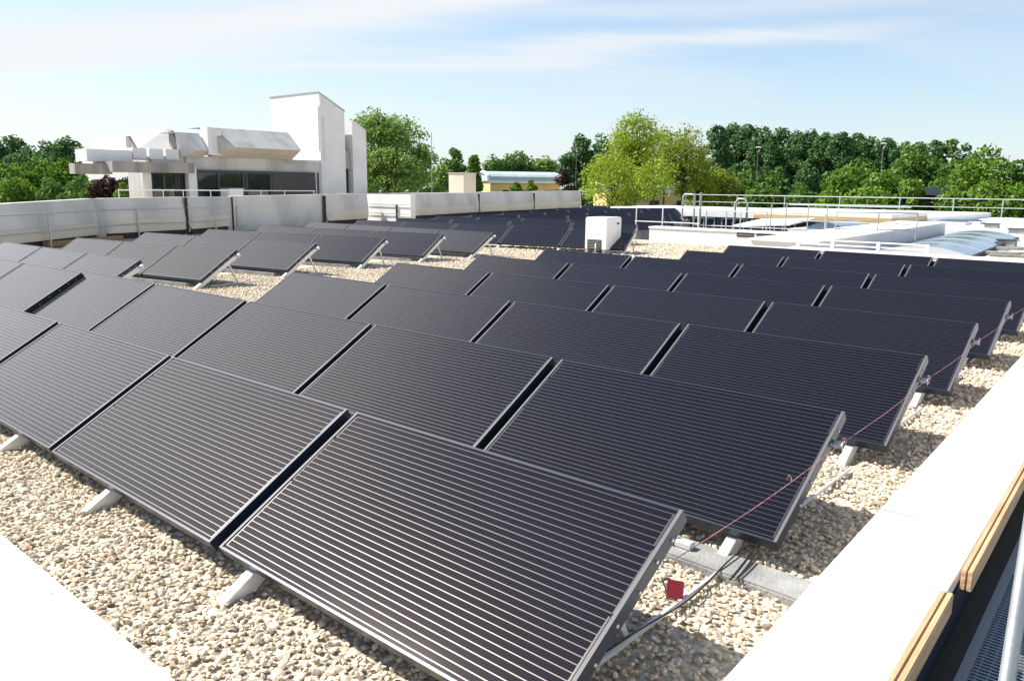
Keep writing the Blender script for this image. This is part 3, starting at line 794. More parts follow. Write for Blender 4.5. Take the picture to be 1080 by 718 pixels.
# ------------------------------------------------------------------ white upstand wall along the sunken court (behind the right field)
def axis_wall(name, x0, x1, y0, y1, z0, z1, m, label, cat='wall', lip=.03):
    r = empty(name, ((x0 + x1) / 2, (y0 + y1) / 2, z0), label=label, cat=cat)
    MB().box((x0, y0, z0), (x1, y1, z1 - .06)).build('wall', m, r, origin=r.location)
    MB().box((x0 - lip, y0 - lip, z1 - .059), (x1 + lip, y1 + lip, z1)).build('coping', 'white_coping', r, bevel=.006, origin=r.location)
    return r
n0x = onz(868, 254, .40).x
up = axis_wall('white_upstand', -13.1, n0x - 1.8, 21.9, 22.35, ZG - .05, .345, 'white_render', 'long white upstand wall behind the right field beside the court')
g = MB()
va = ony(777, 249, 21.9); vb = ony(795, 250, 21.9); vc = ony(798, 250, 21.9); vd = ony(857, 254, 21.9)
for a, b in ((va, vb), (vc, vd)):
    g.box((a.x, 21.885, .15), (b.x, 21.898, .275))
g.build('vent_slot', 'dark_gap', up, origin=up.location)
g = MB()
for a, b in ((va, vb), (vc, vd)):
    g.box((a.x + .02, 21.872, .205), (b.x - .02, 21.884, .22))
g.build('slot_bar', 'galvanised', up, origin=up.location)
# low white kerb behind the last row
kb = axis_wall('white_kerb', -6.25, .1, 17.0, 17.3, ZG - .05, .285, 'white_render', 'low white kerb close behind the last row of the right field', 'kerb', .02)
# low white rail standing on the kerb
lr = empty('guard_rail', (-3.6, 17.15, .285), label='low white metal rail on the kerb behind the last panel row', cat='rail')
g = MB()
g.beam((-6.1, 17.15, .37), (-3.3, 17.15, .37), .03, .03); g.beam((-6.1, 17.15, .47), (-3.3, 17.15, .47), .03, .03)
g.build('bar', 'white_steel', lr, bevel=.006, origin=lr.location)
for x in (-6.1, -5.3, -4.3, -3.3):
    MB().box((x - .04, 17.12, .286), (x + .03, 17.18, .49)).build('post', 'white_steel', lr, bevel=.004, origin=lr.location)

# white shaft cover (grey side towards the panels)
sh = empty('shaft_cover', (-7.6, 27, ZG), label='long white shaft housing with a grey shaded side beyond the panels', cat='shaft cover')
n0 = onz(868, 254, .40); n1 = onz(998, 234.5, .40)
lx = (n1.x - n0.x) / (n1.y - n0.y)
def sx_(y): return n0.x + lx * (y - n0.y)
ya, yb_ = 17.7, n1.y
g = MB()
g.quad8([(sx_(ya) - 1.7, ya, -.6), (sx_(ya), ya, -.6), (sx_(yb_), yb_, -.6), (sx_(yb_) - 1.7, yb_, -.6)],
        [(sx_(ya) - 1.7, ya, .34), (sx_(ya), ya, .34), (sx_(yb_), yb_, .34), (sx_(yb_) - 1.7, yb_, .34)])
g.build('wall', 'white_render', sh, origin=sh.location)
g = MB(); g.quad8([(sx_(ya) - 1.75, ya - .05, .342), (sx_(ya) + .04, ya - .05, .342), (sx_(yb_) + .04, yb_ + .05, .342), (sx_(yb_) - 1.75, yb_ + .05, .342)],
                  [(sx_(ya) - 1.75, ya - .05, .40), (sx_(ya) + .04, ya - .05, .40), (sx_(yb_) + .04, yb_ + .05, .40), (sx_(yb_) - 1.75, yb_ + .05, .40)])
g.build('coping', 'white_coping', sh, bevel=.008, origin=sh.location)

# right part of the roof beyond the kerb
g = MB()
g.box((sx_(26), CY0 + .02, -.7), (30, CY1 - .01, ZG - .03)); g.box((ony(943, 226, CY1).x + .01, CY1, -.7), (30, 62, ZG - .03))
o = g.build('white_roof', 'white_coping'); tag(o, kind='structure')
g = MB(); g.box((.85, 6.6, GROUND), (30, CY0, -.72)); o = g.build('side_block', 'pale_concrete'); tag(o, 'pale wing of the building beyond the right parapet', 'building')
MB().box((0.86, 6.7, -.715), (30, CY0 - .05, ZG - .03)).build('gravel_bed', 'gravel_sheet'); tag(bpy.data.objects['gravel_bed.001'], kind='structure')
g = MB(); g.box((-3.3, CY0 - 1, -.12), (12, 30, ZG + .005)); o = g.build('gravel_bed', 'gravel_sheet'); tag(o, kind='structure')

# barrel skylight
bs = empty('barrel_skylight', (-3.9, 27, ZG), label='curved blue-grey barrel skylight with glazing ribs beyond the panels', cat='skylight')
e0 = onz(1022, 270.5, -.05); e1 = onz(1073, 250, -.05)
wv = 2.3; hv = .19
ex = (e1.x - e0.x) / (e1.y - e0.y)
def barrel(y0, y1, xr0, xr1, wv, hv, zb0, rad_off=0.0, n=14):
    g = MB(); ringA = []; ringB = []
    for k in range(n + 1):
        f = k / n; a = math.pi * f
        ringA.append((xr0 - wv * f, y0, zb0 + (hv + rad_off) * math.sin(a) ** .8 if 0 < k < n else zb0))
        ringB.append((xr1 - wv * f, y1, zb0 + (hv + rad_off) * math.sin(a) ** .8 if 0 < k < n else zb0))
    g.quad8(ringA, ringB); return g
barrel(e0.y, e1.y, e0.x, e1.x, wv, hv, -.05).build('glazing', 'skylight_glazing', bs, smooth=False, origin=bs.location)
nr = 5
for k in range(nr + 1):
    f = k / nr; ym = e0.y + (e1.y - e0.y) * f; xm = e0.x + (e1.x - e0.x) * f
    barrel(ym - .05, ym + .05, xm + .01, xm + .01, wv + .02, hv, -.052, .018).build('rib', 'skylight_rib', bs, origin=bs.location)
g = MB(); g.quad8([(e0.x - wv - .06, e0.y - .06, ZG - .1), (e0.x + .06, e0.y - .06, ZG - .1), (e1.x + .06, e1.y + .06, ZG - .1), (e1.x - wv - .06, e1.y + .06, ZG - .1)],
                  [(e0.x - wv - .06, e0.y - .06, -.054), (e0.x + .06, e0.y - .06, -.054), (e1.x + .06, e1.y + .06, -.054), (e1.x - wv - .06, e1.y + .06, -.054)])
g.build('upstand', 'dark_gap', bs, origin=bs.location)

# ------------------------------------------------------------------ sunken court and its far facade
fa = empty('court_facade', (-12, CY1 + 1, GROUND), label='dark glazed facade across the sunken court with a timber fascia', cat='facade')
fl = ony(690, 226, CY1).x - 3; frx = ony(943, 226, CY1).x
MB().box((fl, CY1, GROUND), (frx, CY1 + 6, .04)).build('wall', 'teal_facade', fa, origin=fa.location)
fx = ony(797, 226, CY1).x
MB().box((fx, CY1 - .25, .06), (frx, CY1 + 6, .27)).build('timber_fascia', 'yellow_wood', fa, origin=fa.location)
MB().box((fl, CY1 - .22, .05), (fx - .003, CY1 + 6, .269)).build('fascia', 'white_render', fa, origin=fa.location)
MB().box((fl, CY1 - .20, .272), (frx, CY1 + 6, .46)).build('roof_edge', 'white_coping', fa, bevel=.01, origin=fa.location)
x = fl + .4
while x < frx - 1.5:
    f_ = MB()
    f_.box((x, CY1 - .06, -2.5), (x + 1.3, CY1 - .002, .0)); w = f_.build('window', 'window_glass', fa, origin=fa.location)
    g = MB()
    for q in (x, x + .65, x + 1.3): g.box((q - .03, CY1 - .10, -2.5), (q + .03, CY1 - .062, .0))
    for z in (-.03, -.45, -1.1, -1.75): g.box((x + .031, CY1 - .095, z - .025), (x + 1.269, CY1 - .063, z + .025))
    g.build('frame', 'galvanised', w, origin=fa.location)
    x += 1.75
MB().box((CX0, CY0, GROUND), (sx_(24) - 1.8, CY1, -4.0)).build('court_floor', 'far_road'); tag(bpy.data.objects['court_floor'], kind='structure')
MB().box((CX0 - 3, CY1 + 5.99, -.7), (frx, 62, .16)).build('white_roof', 'white_coping'); tag(bpy.data.objects['white_roof.001'], kind='structure')
# white slanted sheets lying over the court edge
g = MB(); a, b = onz(742, 230, .2), onz(787, 224, .2)
g.quad8([(-15.5, 33.0, -.10), (-12.8, 33.0, .05), (-12.8, 36.0, .25), (-15.5, 36.0, .12)], [(-15.5, 33.0, -.04), (-12.8, 33.0, .11), (-12.8, 36.0, .31), (-15.5, 36.0, .18)])
o = g.build('canopy_sheet', 'white_paint'); tag(o, 'white slanting canopy sheet over the sunken court', 'canopy')
# small domed skylights and vents on the far white roof
def dome(px_, py_, w, h, label, m='skylight_glazing'):
    p = onz(px_, py_, ZG)
    r = empty('dome_skylight', p, label=label, cat='skylight', group='small skylights on the far white roof')
    MB().box((-w / 2, -w / 2, -.05), (w / 2, w / 2, .12)).build('kerb', 'white_render', r)
    bm = bmesh.new(); bmesh.ops.create_uvsphere(bm, u_segments=20, v_segments=10, radius=1)
    bmesh.ops.delete(bm, geom=[v for v in bm.verts if v.co.z < -.01], context='VERTS')
    for v in bm.verts: v.co = (v.co.x * w * .5, v.co.y * w * .5, .121 + max(v.co.z, 0) * h)
    me = bpy.data.meshes.new('dome'); bm.to_mesh(me); bm.free(); me.materials.append(MATS[m])
    me.polygons.foreach_set('use_smooth', [True] * len(me.polygons))
    d_ = bpy.data.objects.new('dome', me); C.objects.link(d_); d_.parent = r
dome(1004, 236, 1.6, .16, 'blue dome skylight on the white roof right of the shaft housing')
dome(1022, 235.5, 1.3, .14, 'small blue dome skylight farthest right on the white roof')
dome(950, 229.5, 1.3, .12, 'grey dome skylight on the white roof behind the shaft housing', 'teal_facade')
# pale blue round-topped skylight before the shaft housing
q0 = onz(875, 249, .35)
r = empty('barrel_skylight', (q0.x, q0.y, .3), label='small pale blue curved skylight at the near end of the shaft housing', cat='skylight')
barrel(27.5, 31.0, -8.5, -8.8, 1.5, .26, .20).build('glazing', 'skylight_glazing', r, origin=r.location)
g = MB(); g.box((-10.6, 27.4, -4.0), (-8.45, 31.1, .198)); g.build('upstand', 'white_render', r, origin=r.location)
# low flat vents right
for i, (px_, py_, w) in enumerate(((1046, 240, .6), (1062, 259, .5), (1074, 246, .7))):
    p = onz(px_, py_, ZG)
    r = empty('roof_vent', p, label=['dark roof vent on the far gravel behind the barrel skylight', 'low dark vent strip right of the barrel skylight', 'dark vent at the far right roof edge'][i], cat='vent', group='roof vents on the right')
    MB().box((-w / 2, -.2, -.05), (w / 2, .2, .16)).build('body', 'ballast_concrete', r)
    MB().box((-w / 2 - .05, -.25, .162), (w / 2 + .05, .25, .21)).build('lid', 'teal_facade', r, bevel=.01)
for i, (px_, py_) in enumerate(((1050, 263), (1060, 268), (1072, 263), (1044, 268), (1075, 272))):
    p = onz(px_, py_, ZG)
    r = MB().box((-.7, -.12, -.02), (.7, .12, .07)).build('roof_batten', 'ballast_concrete', bevel=.01); r.location = p; r.rotation_euler = (0, 0, .25)
    tag(r, 'grey batten lying on the gravel right of the barrel skylight', 'batten', 'battens right of the barrel skylight')

# ------------------------------------------------------------------ railings
def railing(name, pts, posts, zb_, zt, zm, r_, label, m='galvanised', grp=None):
    o = empty(name, (*pts[0], zb_), label=label, cat='railing', group=grp)
    g = MB()
    g.tube([(x, y, zt) for x, y in pts], r_, 8); g.build('top_bar', m, o, origin=o.location)
    for z in zm:
        MB().tube([(x, y, z) for x, y in pts], r_ * .85, 8).build('middle_bar', m, o, origin=o.location)
    for x, y in posts:
        MB().tube([(x, y, zb_), (x, y, zt - .002)], r_ * 1.05, 8).build('post', m, o, origin=o.location)
    return o
def xs_at(lst, Y, yy): return [(ony(p, yy, Y).x, Y) for p in lst]
railing('railing', [(-14.1, 22.55), (-11.6, 22.55)], [(-14.05, 22.55), (-13.0, 22.55), (-11.65, 22.55)], -.2, .98, [.47], .017, 'white two-bar railing at the left end of the court behind the unit', 'white_steel')
railing('railing', [(-11.2, 22.6), (-7.1, 22.6)], xs_at([745, 766, 781, 809], 22.6, 230) + [(-7.5, 22.6)], -.2, .90, [.42], .02, 'pale railing along the near edge of the sunken court', 'galvanised')
railing('railing', [(-9.3, 24.2), (-5.6, 24.2)], xs_at([813, 829, 852, 872], 24.2, 230), -4, 1.12, [.62], .02, 'taller pale railing over the sunken court before the shaft housing', 'galvanised')
railing('railing', [(-7.4, 23.2), (-5.5, 24.6)], [(-7.4, 23.2), (-6.4, 23.9), (-5.5, 24.6)], -.2, .95, [.45], .02, 'short railing turning beside the shaft housing', 'galvanised')
fp = [(-31.5, 57), (-23.3, 57.4), (-15.3, 57.6), (-9.2, 57.8), (8, 58.4)]
railing('railing', fp, [(-31.4, 57), (-27.0, 57.2), (-23.3, 57.4), (-19.3, 57.5), (-15.3, 57.6), (-12.0, 57.7), (-9.2, 57.8), (-5.5, 57.9), (0, 58)], -.2, 1.10, [.55], .03, 'long pale railing along the far roof edge before the trees', 'galvanised')
# door-like ladder hoop frame
lf = empty('ladder_hoop', (-20.6, 37.4, ZG), label='silver ladder hoop frame rising behind the court railing', cat='ladder hoop')
hA = ony(720.5, 205, 38.0); hB = ony(733, 205, 38.0)
g = MB(); g.tube([(hA.x, 38, -2), (hA.x, 38, hA.z - .1), (hA.x + .1, 38, hA.z), (hB.x - .1, 38, hA.z), (hB.x, 38, hA.z - .1), (hB.x, 38, -2)], .05, 8)
g.build('hoop', 'galvanised', lf, origin=lf.location)
g = MB(); hC = ony(739.5, 203, 38.0); g.tube([(hC.x, 38, -2), (hC.x, 38, hC.z)], .06, 8); g.build('post', 'galvanised', lf, origin=lf.location)
# pipe bend near the far facade
pb_ = ony(782, 222, 37)
g = MB(); zt_ = ony(782, 210, 37).z
g.tube([(pb_.x - .35, 37, -3), (pb_.x - .35, 37, zt_ - .2), (pb_.x - .2, 37, zt_), (pb_.x + .15, 37, zt_), (pb_.x + .3, 37, zt_ - .2), (pb_.x + .3, 37, -.2)], .055, 10)
o = g.build('vent_pipe', 'galvanised', smooth=True); tag(o, 'bent grey vent pipe standing before the far railing', 'pipe')

# ------------------------------------------------------------------ concrete wall on the left
WALLP = {0: (30, 262), 1: (125, 250.5), 2: (215, 246), 3: (245, 242.5), 4: (345, 237), 5: (437, 231), 6: (505, 226.5), 7: (563, 223.5), 8: (612, 221)}
def wall_pt(px_):
    ks = sorted(WALLP.values())
    xs_ = [k[0] for k in ks]; ys_ = [k[1] for k in ks]
    if px_ < xs_[0]: y = ys_[0] + (xs_[0] - px_) * (ys_[0] - ys_[1]) / (xs_[1] - xs_[0])
    else: y = np.interp(px_, xs_, ys_)
    p = onz(px_, float(y), ZG); return Vector((p.x, p.y, 0))
def ztop(p, px_, py_):
    d = ray(px_, py_); k = math.hypot(p.x - CAM.x, p.y - CAM.y) / math.hypot(d.x, d.y); return CAM.z + d.z * k
def wall_seg(pa, pb, ta, tb, label, cut=.30, mat_up='grey_concrete', mat_lo='beige_and_bounce_concrete', crease=.46, bulge=.11, gap=.03):
    A = wall_pt(pa); B = wall_pt(pb); d = (B - A); L = d.length; u = d.normalized(); nrm = Vector((u.y, -u.x, 0))   # towards the panels
    if nrm.dot(CAM - A) < 0: nrm = -nrm
    za, zb2 = ztop(A, pa, ta), ztop(B, pb, tb)
    A = A + u * gap; B = B - u * gap
    r = empty('concrete_wall', ((A + B) / 2).to_tuple()[:2] + (ZG,), label=label, cat='wall', group='bent concrete wall elements along the left roof edge')
    tcut = u * (cut * L if cut < 1 else cut); zl = ZG + .03
    crA = A + nrm * bulge + u * min(.9, cut * 2.6); crB = B + nrm * bulge - u * .05
    H = lambda p, z: (p.x, p.y, z)
    zc = ZG + crease * (za - ZG)
    a0, b0_ = A - nrm * .0, B
    g = MB()
    # upper leaning facet
    g.poly([H(crA, zc), H(crB, zc), H(b0_, zb2), H(a0, za)])
    g.poly([H(a0, za), H(a0 - nrm * .02, zl), H(crA, zc)])
    g.poly([H(b0_, zb2), H(crB, zc), H(b0_, zl)])
    bk = -nrm * .28
    g.poly([H(a0, za), H(b0_, zb2), H(b0_ + bk, zb2), H(a0 + bk, za)])
    g.poly([H(a0 + bk, za), H(b0_ + bk, zb2), H(b0_ + bk, ZG - .3), H(a0 + bk, ZG - .3)])
    g.poly([H(a0, za), H(a0 + bk, za), H(a0 + bk, ZG - .3), H(a0 - nrm * .02, zl)])
    g.poly([H(b0_, zb2), H(b0_ + bk, zb2), H(b0_ + bk, ZG - .3), H(b0_, zl)])
    g.build('upper_face', mat_up, r, origin=r.location)
    g = MB(); lo_ = A + nrm * .10 + u * .05; lo2 = B + nrm * .10 - u * .05
    g.quad8([H(a0 + bk * .5, zl + .14), H(b0_ + bk * .5, zl + .14), H(lo2, zl + .14), H(lo_, zl + .14)], [H(a0 + bk * .5, zc - .01), H(b0_ + bk * .5, zc - .01), H(crB, zc - .004), H(crA - u * .3, zc - .004)])
    g.build('lower_face', mat_lo, r, origin=r.location)  # beige colour holds the light bounced up from the gravel
    g = MB(); g.quad8([H(a0 + bk * .3 + u * .1, ZG - .1), H(b0_ + bk * .3 - u * .1, ZG - .1), H(b0_ + nrm * .03 - u * .1, ZG - .1), H(a0 + nrm * .03 + u * .1, ZG - .1)], [H(a0 + bk * .3 + u * .1, zl + .138), H(b0_ + bk * .3 - u * .1, zl + .138), H(b0_ + nrm * .03 - u * .1, zl + .138), H(a0 + nrm * .03 + u * .1, zl + .138)])
    g.build('gap_shade', 'dark_gap', r, origin=r.location)  # near-black colour stands in for the shade in the gap under the wall
    return r, A, B, nrm, u
wall_seg(-60, 103, 219, 209.5, 'longest weathered concrete wall element at the far left with a foot tinted by gravel bounce')
wall_seg(109.5, 197.5, 209.3, 207.8, 'concrete wall element below the dark terrace windows with light streaks')
wall_seg(199.5, 242, 207.8, 207.6, 'bright sunlit wall element between two black posts', mat_up='pale_concrete')
# grey block wall (flat)
A = wall_pt(247); B = wall_pt(342); u = (B - A).normalized(); nrm = Vector((u.y, -u.x, 0)); nrm = nrm if nrm.dot(CAM - A) > 0 else -nrm
za, zb2 = ztop(A, 247, 207), ztop(B, 342, 205)
r = empty('concrete_wall', ((A + B) / 2).to_tuple()[:2] + (ZG,), label='flat grey block wall with patched render beside the tower', cat='wall')
H = lambda p, z: (p.x, p.y, z)
MB().quad8([H(A, ZG - .3), H(A - nrm * .3, ZG - .3), H(B - nrm * .3, ZG - .3), H(B, ZG - .3)], [H(A, za), H(A - nrm * .3, za), H(B - nrm * .3, zb2), H(B, zb2)]).build('wall', 'grey_concrete', r, origin=r.location)
g = MB(); aa, bb2 = A + u * .15 + nrm * .004, A.lerp(B, .62) + nrm * .004
g.quad8([H(aa - nrm * .003, ZG + .1), H(bb2 - nrm * .003, ZG + .1), H(bb2 + nrm * .03, ZG + .1), H(aa + nrm * .03, ZG + .1)], [H(aa - nrm * .003, ZG + .92), H(bb2 - nrm * .003, ZG + .92), H(bb2 + nrm * .03, ZG + .92), H(aa + nrm * .03, ZG + .92)])
g.build('render_patch', 'grey_concrete', r, bevel=.012, origin=r.location)
wall_seg(344, 388, 205, 204.5, 'short concrete wall element under the tower with a foot tinted by gravel bounce')
# sunlit return wall
ra = wall_pt(389); rb = Vector((-29.9, ra.y - .3, 0))
rt = ony(437, 205, ra.y - .3); 
r = empty('concrete_wall', (-32, ra.y, ZG), label='white sunlit return wall with thin rails right of the tower', cat='wall')
zr_ = ztop(ra, 389, 204.8)
yR = ra.y + .2
xR0 = ony(386, 220, yR).x; xR1 = ony(433, 220, yR).x
MB().box((xR0, yR, ZG - .3), (xR1, yR + .3, zr_)).build('wall', 'white_render', r, origin=r.location)
g = MB(); g.beam((xR0 + .1, yR - .06, .72), (xR1 - .05, yR - .06, .72), .03, .03); g.beam((xR0 + .1, yR - .06, .30), (xR1 - .05, yR - .06, .30), .03, .03)
g.build('rail', 'galvanised', r, origin=r.location)
MB().box((xR1 - .95, yR - .08, ZG), (xR1 - .90, yR - .01, .74)).build('post', 'dark_gap', r, origin=r.location)
wall_seg(437, 504, 204.3, 203, 'grey concrete wall element right of the sunlit return')
wall_seg(505.5, 562, 202.6, 201.8, 'grey concrete wall element below the small white roof box')
wall_seg(563.5, 612, 201.6, 201.2, 'rightmost grey concrete wall element beside the willow')
# posts between the wall elements
for px_, lab, m_, w in ((106.5, 'square concrete pier at the joint left of the terrace', 'grey_concrete', .16), (108.6, 'black post in the wall joint left of the terrace', 'dark_gap', .05), (198.4, 'black post in the wall joint under the column', 'dark_gap', .05),
                  (243, 'grey pier between the sunlit and the block wall', 'galvanised', .08), (245.6, 'black post at the left end of the block wall', 'dark_gap', .06), (343, 'black post at the right end of the block wall', 'dark_gap', .06),
                  (434, 'grey post at the end of the sunlit return wall', 'galvanised', .10), (504.8, 'dark joint post in the middle of the far grey wall', 'dark_gap', .07), (562.8, 'dark joint post near the right end of the far grey wall', 'dark_gap', .07)):
    p = wall_pt(px_); zt_ = ztop(p, px_, 209 - (px_ - 100) * .012)
    d = (CAM - p); d.z = 0; d.normalize()
    o = MB().box((-w, -.08, ZG - .1), (w, .16, zt_ - .02)).build('wall_post', m_); o.location = p + d * .10; o.rotation_euler = (0, 0, math.atan2(d.y, d.x) + math.pi / 2)
    tag(o, lab, 'post', 'posts in the wall joints')
# wooden lined opening under the far left wall
o = MB().box((-.9, -.1, 0), (2.2, .1, .14)).build('wood_sill', 'wood_lining'); p = wall_pt(70); o.location = (p.x + .5, p.y - .1, ZG); o.rotation_euler = (0, 0, 2.1)
tag(o, 'brown timber sill in the dark gap under the far left wall', 'sill')
# thin railing in front of the wall
def wall_rail(pxs, label, zs=(.30, .78), zt=.80):
    pts = []
    for q in pxs:
        p = wall_pt(q); d = (CAM - p); d.z = 0; d.normalize(); p = p + d * .55; pts.append((p.x, p.y))
    o = empty('railing', (*pts[0], ZG), label=label, cat='railing', group='thin railings before the left wall')
    for z in zs: MB().tube([(x, y, z) for x, y in pts], .018, 6).build('bar', 'galvanised', o, origin=o.location)
    for x, y in pts[1:-1] if len(pts) > 2 else pts:
        MB().tube([(x, y, ZG - .05), (x, y, zt)], .028, 8).build('post', 'galvanised', o, origin=o.location)
wall_rail([-40, 54, 108], 'thin steel railing before the far left wall')
wall_rail([110, 147, 196], 'thin steel railing before the wall under the terrace')
wall_rail([199, 228, 242], 'thin steel railing before the sunlit wall element')

# flat roof of the wing behind the wall
g = MB(); g.box((-46, 6, GROUND), (-33.5, 50, -.7)); o = g.build('rear_wing', 'pale_concrete'); tag(o, 'rear wing of the building behind the concrete wall', 'building')
# long low coping seen over the wall
o = MB().box((-.2, -9, .0), (.2, 9, .12)).build('coping_strip', 'pale_concrete'); p = atd(430, 203.5, 56); o.location = (p.x, p.y, p.z - .12); o.rotation_euler = (0, 0, .35)
tag(o, 'long pale coping strip showing above the wall right of the tower', 'coping')
# small roof box behind the wall
p = atd(489, 203, 58); q = atd(489, 183, 58)
r = empty('roof_box', (p.x, p.y, p.z - 1.2), label='small cream roof box standing behind the grey wall', cat='roof box')
h_ = q.z - p.z + 1.2
MB().box((-1.15, -.35, 0), (.35, .9, h_)).build('box', 'beige_and_bounce_concrete', r, bevel=.01)
MB().box((-1.2, -.4, h_ + .002), (.4, .95, h_ + .05)).build('lid', 'grey_concrete', r)

# ------------------------------------------------------------------ penthouse with tower
X0 = -40.0
ph = empty('white_penthouse', (X0, 22, -.7), label='white concrete penthouse with tower, canopies and dark windows', cat='building')
def Y(px_, py_=170, X=X0): return onx(px_, py_, X).y
def Z(px_, py_, X=X0): return onx(px_, py_, X).z
def part(g, name, m, parent=ph, bevel=0, **k): return g.build(name, m, parent, bevel=bevel, origin=ph.location , **k)
yc = Y(336, 100)
# main body
ybL, ybR = Y(154), yc
zroof = Z(240, 166)
part(MB().box((X0 - 7, Y(196), -.7), (X0 - .02, ybR, zroof)), 'wall', 'pale_concrete')
part(MB().box((X0 - .30, ybL + .3, -.7), (X0 - .1, Y(195.8), zroof - .05)), 'wall', 'pale_concrete')
# window bands
def band(pa, pb, zt, zb_, X, cuts, dark=None):
    ya, yb2 = Y(pa, 190, X), Y(pb, 190, X)
    w = part(MB().box((X + .0, ya, zb_), (X + .05, yb2, zt)), 'window', 'window_glass')
    g = MB()
    for c in cuts:
        yy = Y(c, 190, X); g.box((X + .052, yy - .07, zb_), (X + .12, yy + .07, zt))
    g.box((X + .053, ya, zt - .16), (X + .118, yb2, zt + .0)); g.box((X + .053, ya, zb_ - .05), (X + .117, yb2, zb_ + .06))
    g.build('frame', 'window_frame', w, origin=ph.location)
    return w
band(158, 195, Z(180, 181), .2, X0 + .15, (158.5, 172, 185, 187, 194.5))
band(206, 285, Z(240, 180), .2, X0 + .15, (206.6, 229.5, 256, 259, 284.5))
part(MB().box((X0 + .1, Y(284), .2), (X0 + .22, Y(333.5), Z(240, 180) - .01)), 'shutter', 'window_frame')
# columns
part(MB().box((X0 + .3, Y(197, 190, X0 + .5), -.7), (X0 + .7, Y(206, 190, X0 + .5), Z(200, 176))), 'column', 'white_render', bevel=.02)
part(MB().box((X0 + .3, Y(152.5, 190, X0 + .5), -.7), (X0 + .7, Y(158, 190, X0 + .5), Z(155, 182))), 'column', 'white_render', bevel=.02)
# bulging canopy on the right: pale top facet leaning out, soffit facet with bounce light put into its beige
def bulge(pa, pb, Xb, Xf, zt, zc, zb_, cutL, cutR):
    yA, yB = Y(pa, 150, Xf), Y(pb, 150, Xf)
    g = MB(); g.poly([(Xb, yA - .1, zt), (Xb, yB, zt), (Xf, yB - cutR, zc), (Xf, yA + cutL, zc)])
    g.poly([(Xb, yA - .1, zt), (Xf, yA + cutL, zc), (Xb + .3, yA + .1, zb_), (Xb, yA, zb_)])
    g.poly([(Xb, yB, zt), (Xb, yB, zb_), (Xb + .3, yB, zb_), (Xf, yB - cutR, zc)])
    g.poly([(Xb - 2, yA - .1, zt), (Xb - 2, yB, zt), (Xb, yB, zt), (Xb, yA - .1, zt)])
    c = part(g, 'canopy', 'pale_concrete')
    g = MB(); g.poly([(Xf, yA + cutL, zc - .003), (Xf, yB - cutR, zc - .003), (Xb + .3, yB, zb_), (Xb + .3, yA + .1, zb_)])
    g.poly([(Xb + .3, yA + .1, zb_), (Xb + .3, yB, zb_), (Xb - 2, yB, zb_), (Xb - 2, yA, zb_)])
    g.build('soffit', 'beige_and_bounce_concrete', c, origin=ph.location)
bulge(232, 318, X0 - .2, X0 + 1.1, Z(240, 135.5), Z(250, 155.5, X0 + 1.0), Z(240, 166), .75, .05)
bulge(196, 219, X0 - .2, X0 + .7, Z(200, 140), Z(200, 158, X0 + .6), Z(200, 166), .55, .02)
part(MB().box((X0 - .4, Y(219.5), Z(222, 164)), (X0 + .35, Y(231.5), Z(222, 137))), 'canopy_block', 'white_render', bevel=.02)
part(MB().box((X0 - .1, Y(214.5), Z(222, 163.5)), (X0 + .6, Y(219), Z(222, 135))), 'fin', 'white_render')
# roof slabs at the left end
part(MB().box((X0 - 1.0, Y(118.5, 175, X0 + 1.2), Z(160, 182, X0 + 1.2)), (X0 + 1.2, Y(205, 175, X0 + 1.2), Z(160, 171, X0 + 1.2))), 'roof_slab', 'stained_concrete')
part(MB().box((X0 - .1, Y(79, 175, X0 + .6), Z(90, 183.5, X0 + .6)), (X0 + .6, Y(118, 175, X0 + .6), Z(90, 172.5, X0 + .6))), 'roof_slab', 'stained_concrete')
part(MB().box((X0 - 1.4, Y(92, 165), Z(120, 170.5)), (X0 - .05, Y(140, 165), Z(120, 158))), 'roof_slab', 'white_render')
for a, b in ((141, 155.5), (158.5, 173), (176, 189.5)):
    part(MB().box((X0 - 1.2, Y(a), Z(165, 168.5)), (X0 - .02, Y(b), Z(165, 157))), 'roof_block', 'white_render', bevel=.02)
# big sunlit slanted roof light behind
ytA, ytB = Y(129, 150, X0 - .8), Y(207, 150, X0 - .8)
zA0, zB0 = Z(129, 146, X0 - 3.6), Z(216, 135.5, X0 - 3.6)
g = MB(); g.quad8([(X0 - 4.6, ytA, zroof - .2), (X0 - .7, ytA, zroof - .2), (X0 - .7, ytB, zroof - .2), (X0 - 4.6, ytB, zroof - .2)],
                  [(X0 - 4.6, ytA + .2, zA0 - .1), (X0 - 3.6, ytA + .2, zA0), (X0 - 3.6, ytB, zB0), (X0 - 4.6, ytB, zB0 - .1)])
part(g, 'roof_light', 'white_render')
for px_, pt in ((145, 144), (191, 138.5)):
    yy = Y(px_, 150, X0 - .7); g = MB()
    g.quad8([(X0 - 1.9, yy - .07, zroof), (X0 - .5, yy - .07, zroof), (X0 - .5, yy + .07, zroof), (X0 - 1.9, yy + .07, zroof)],
            [(X0 - 1.9, yy - .07, Z(px_, pt, X0 - 1.7)), (X0 - 1.6, yy - .07, Z(px_, pt, X0 - 1.7)), (X0 - 1.6, yy + .07, Z(px_, pt, X0 - 1.7)), (X0 - 1.9, yy + .07, Z(px_, pt, X0 - 1.7))])
    part(g, 'fin', 'stained_concrete')
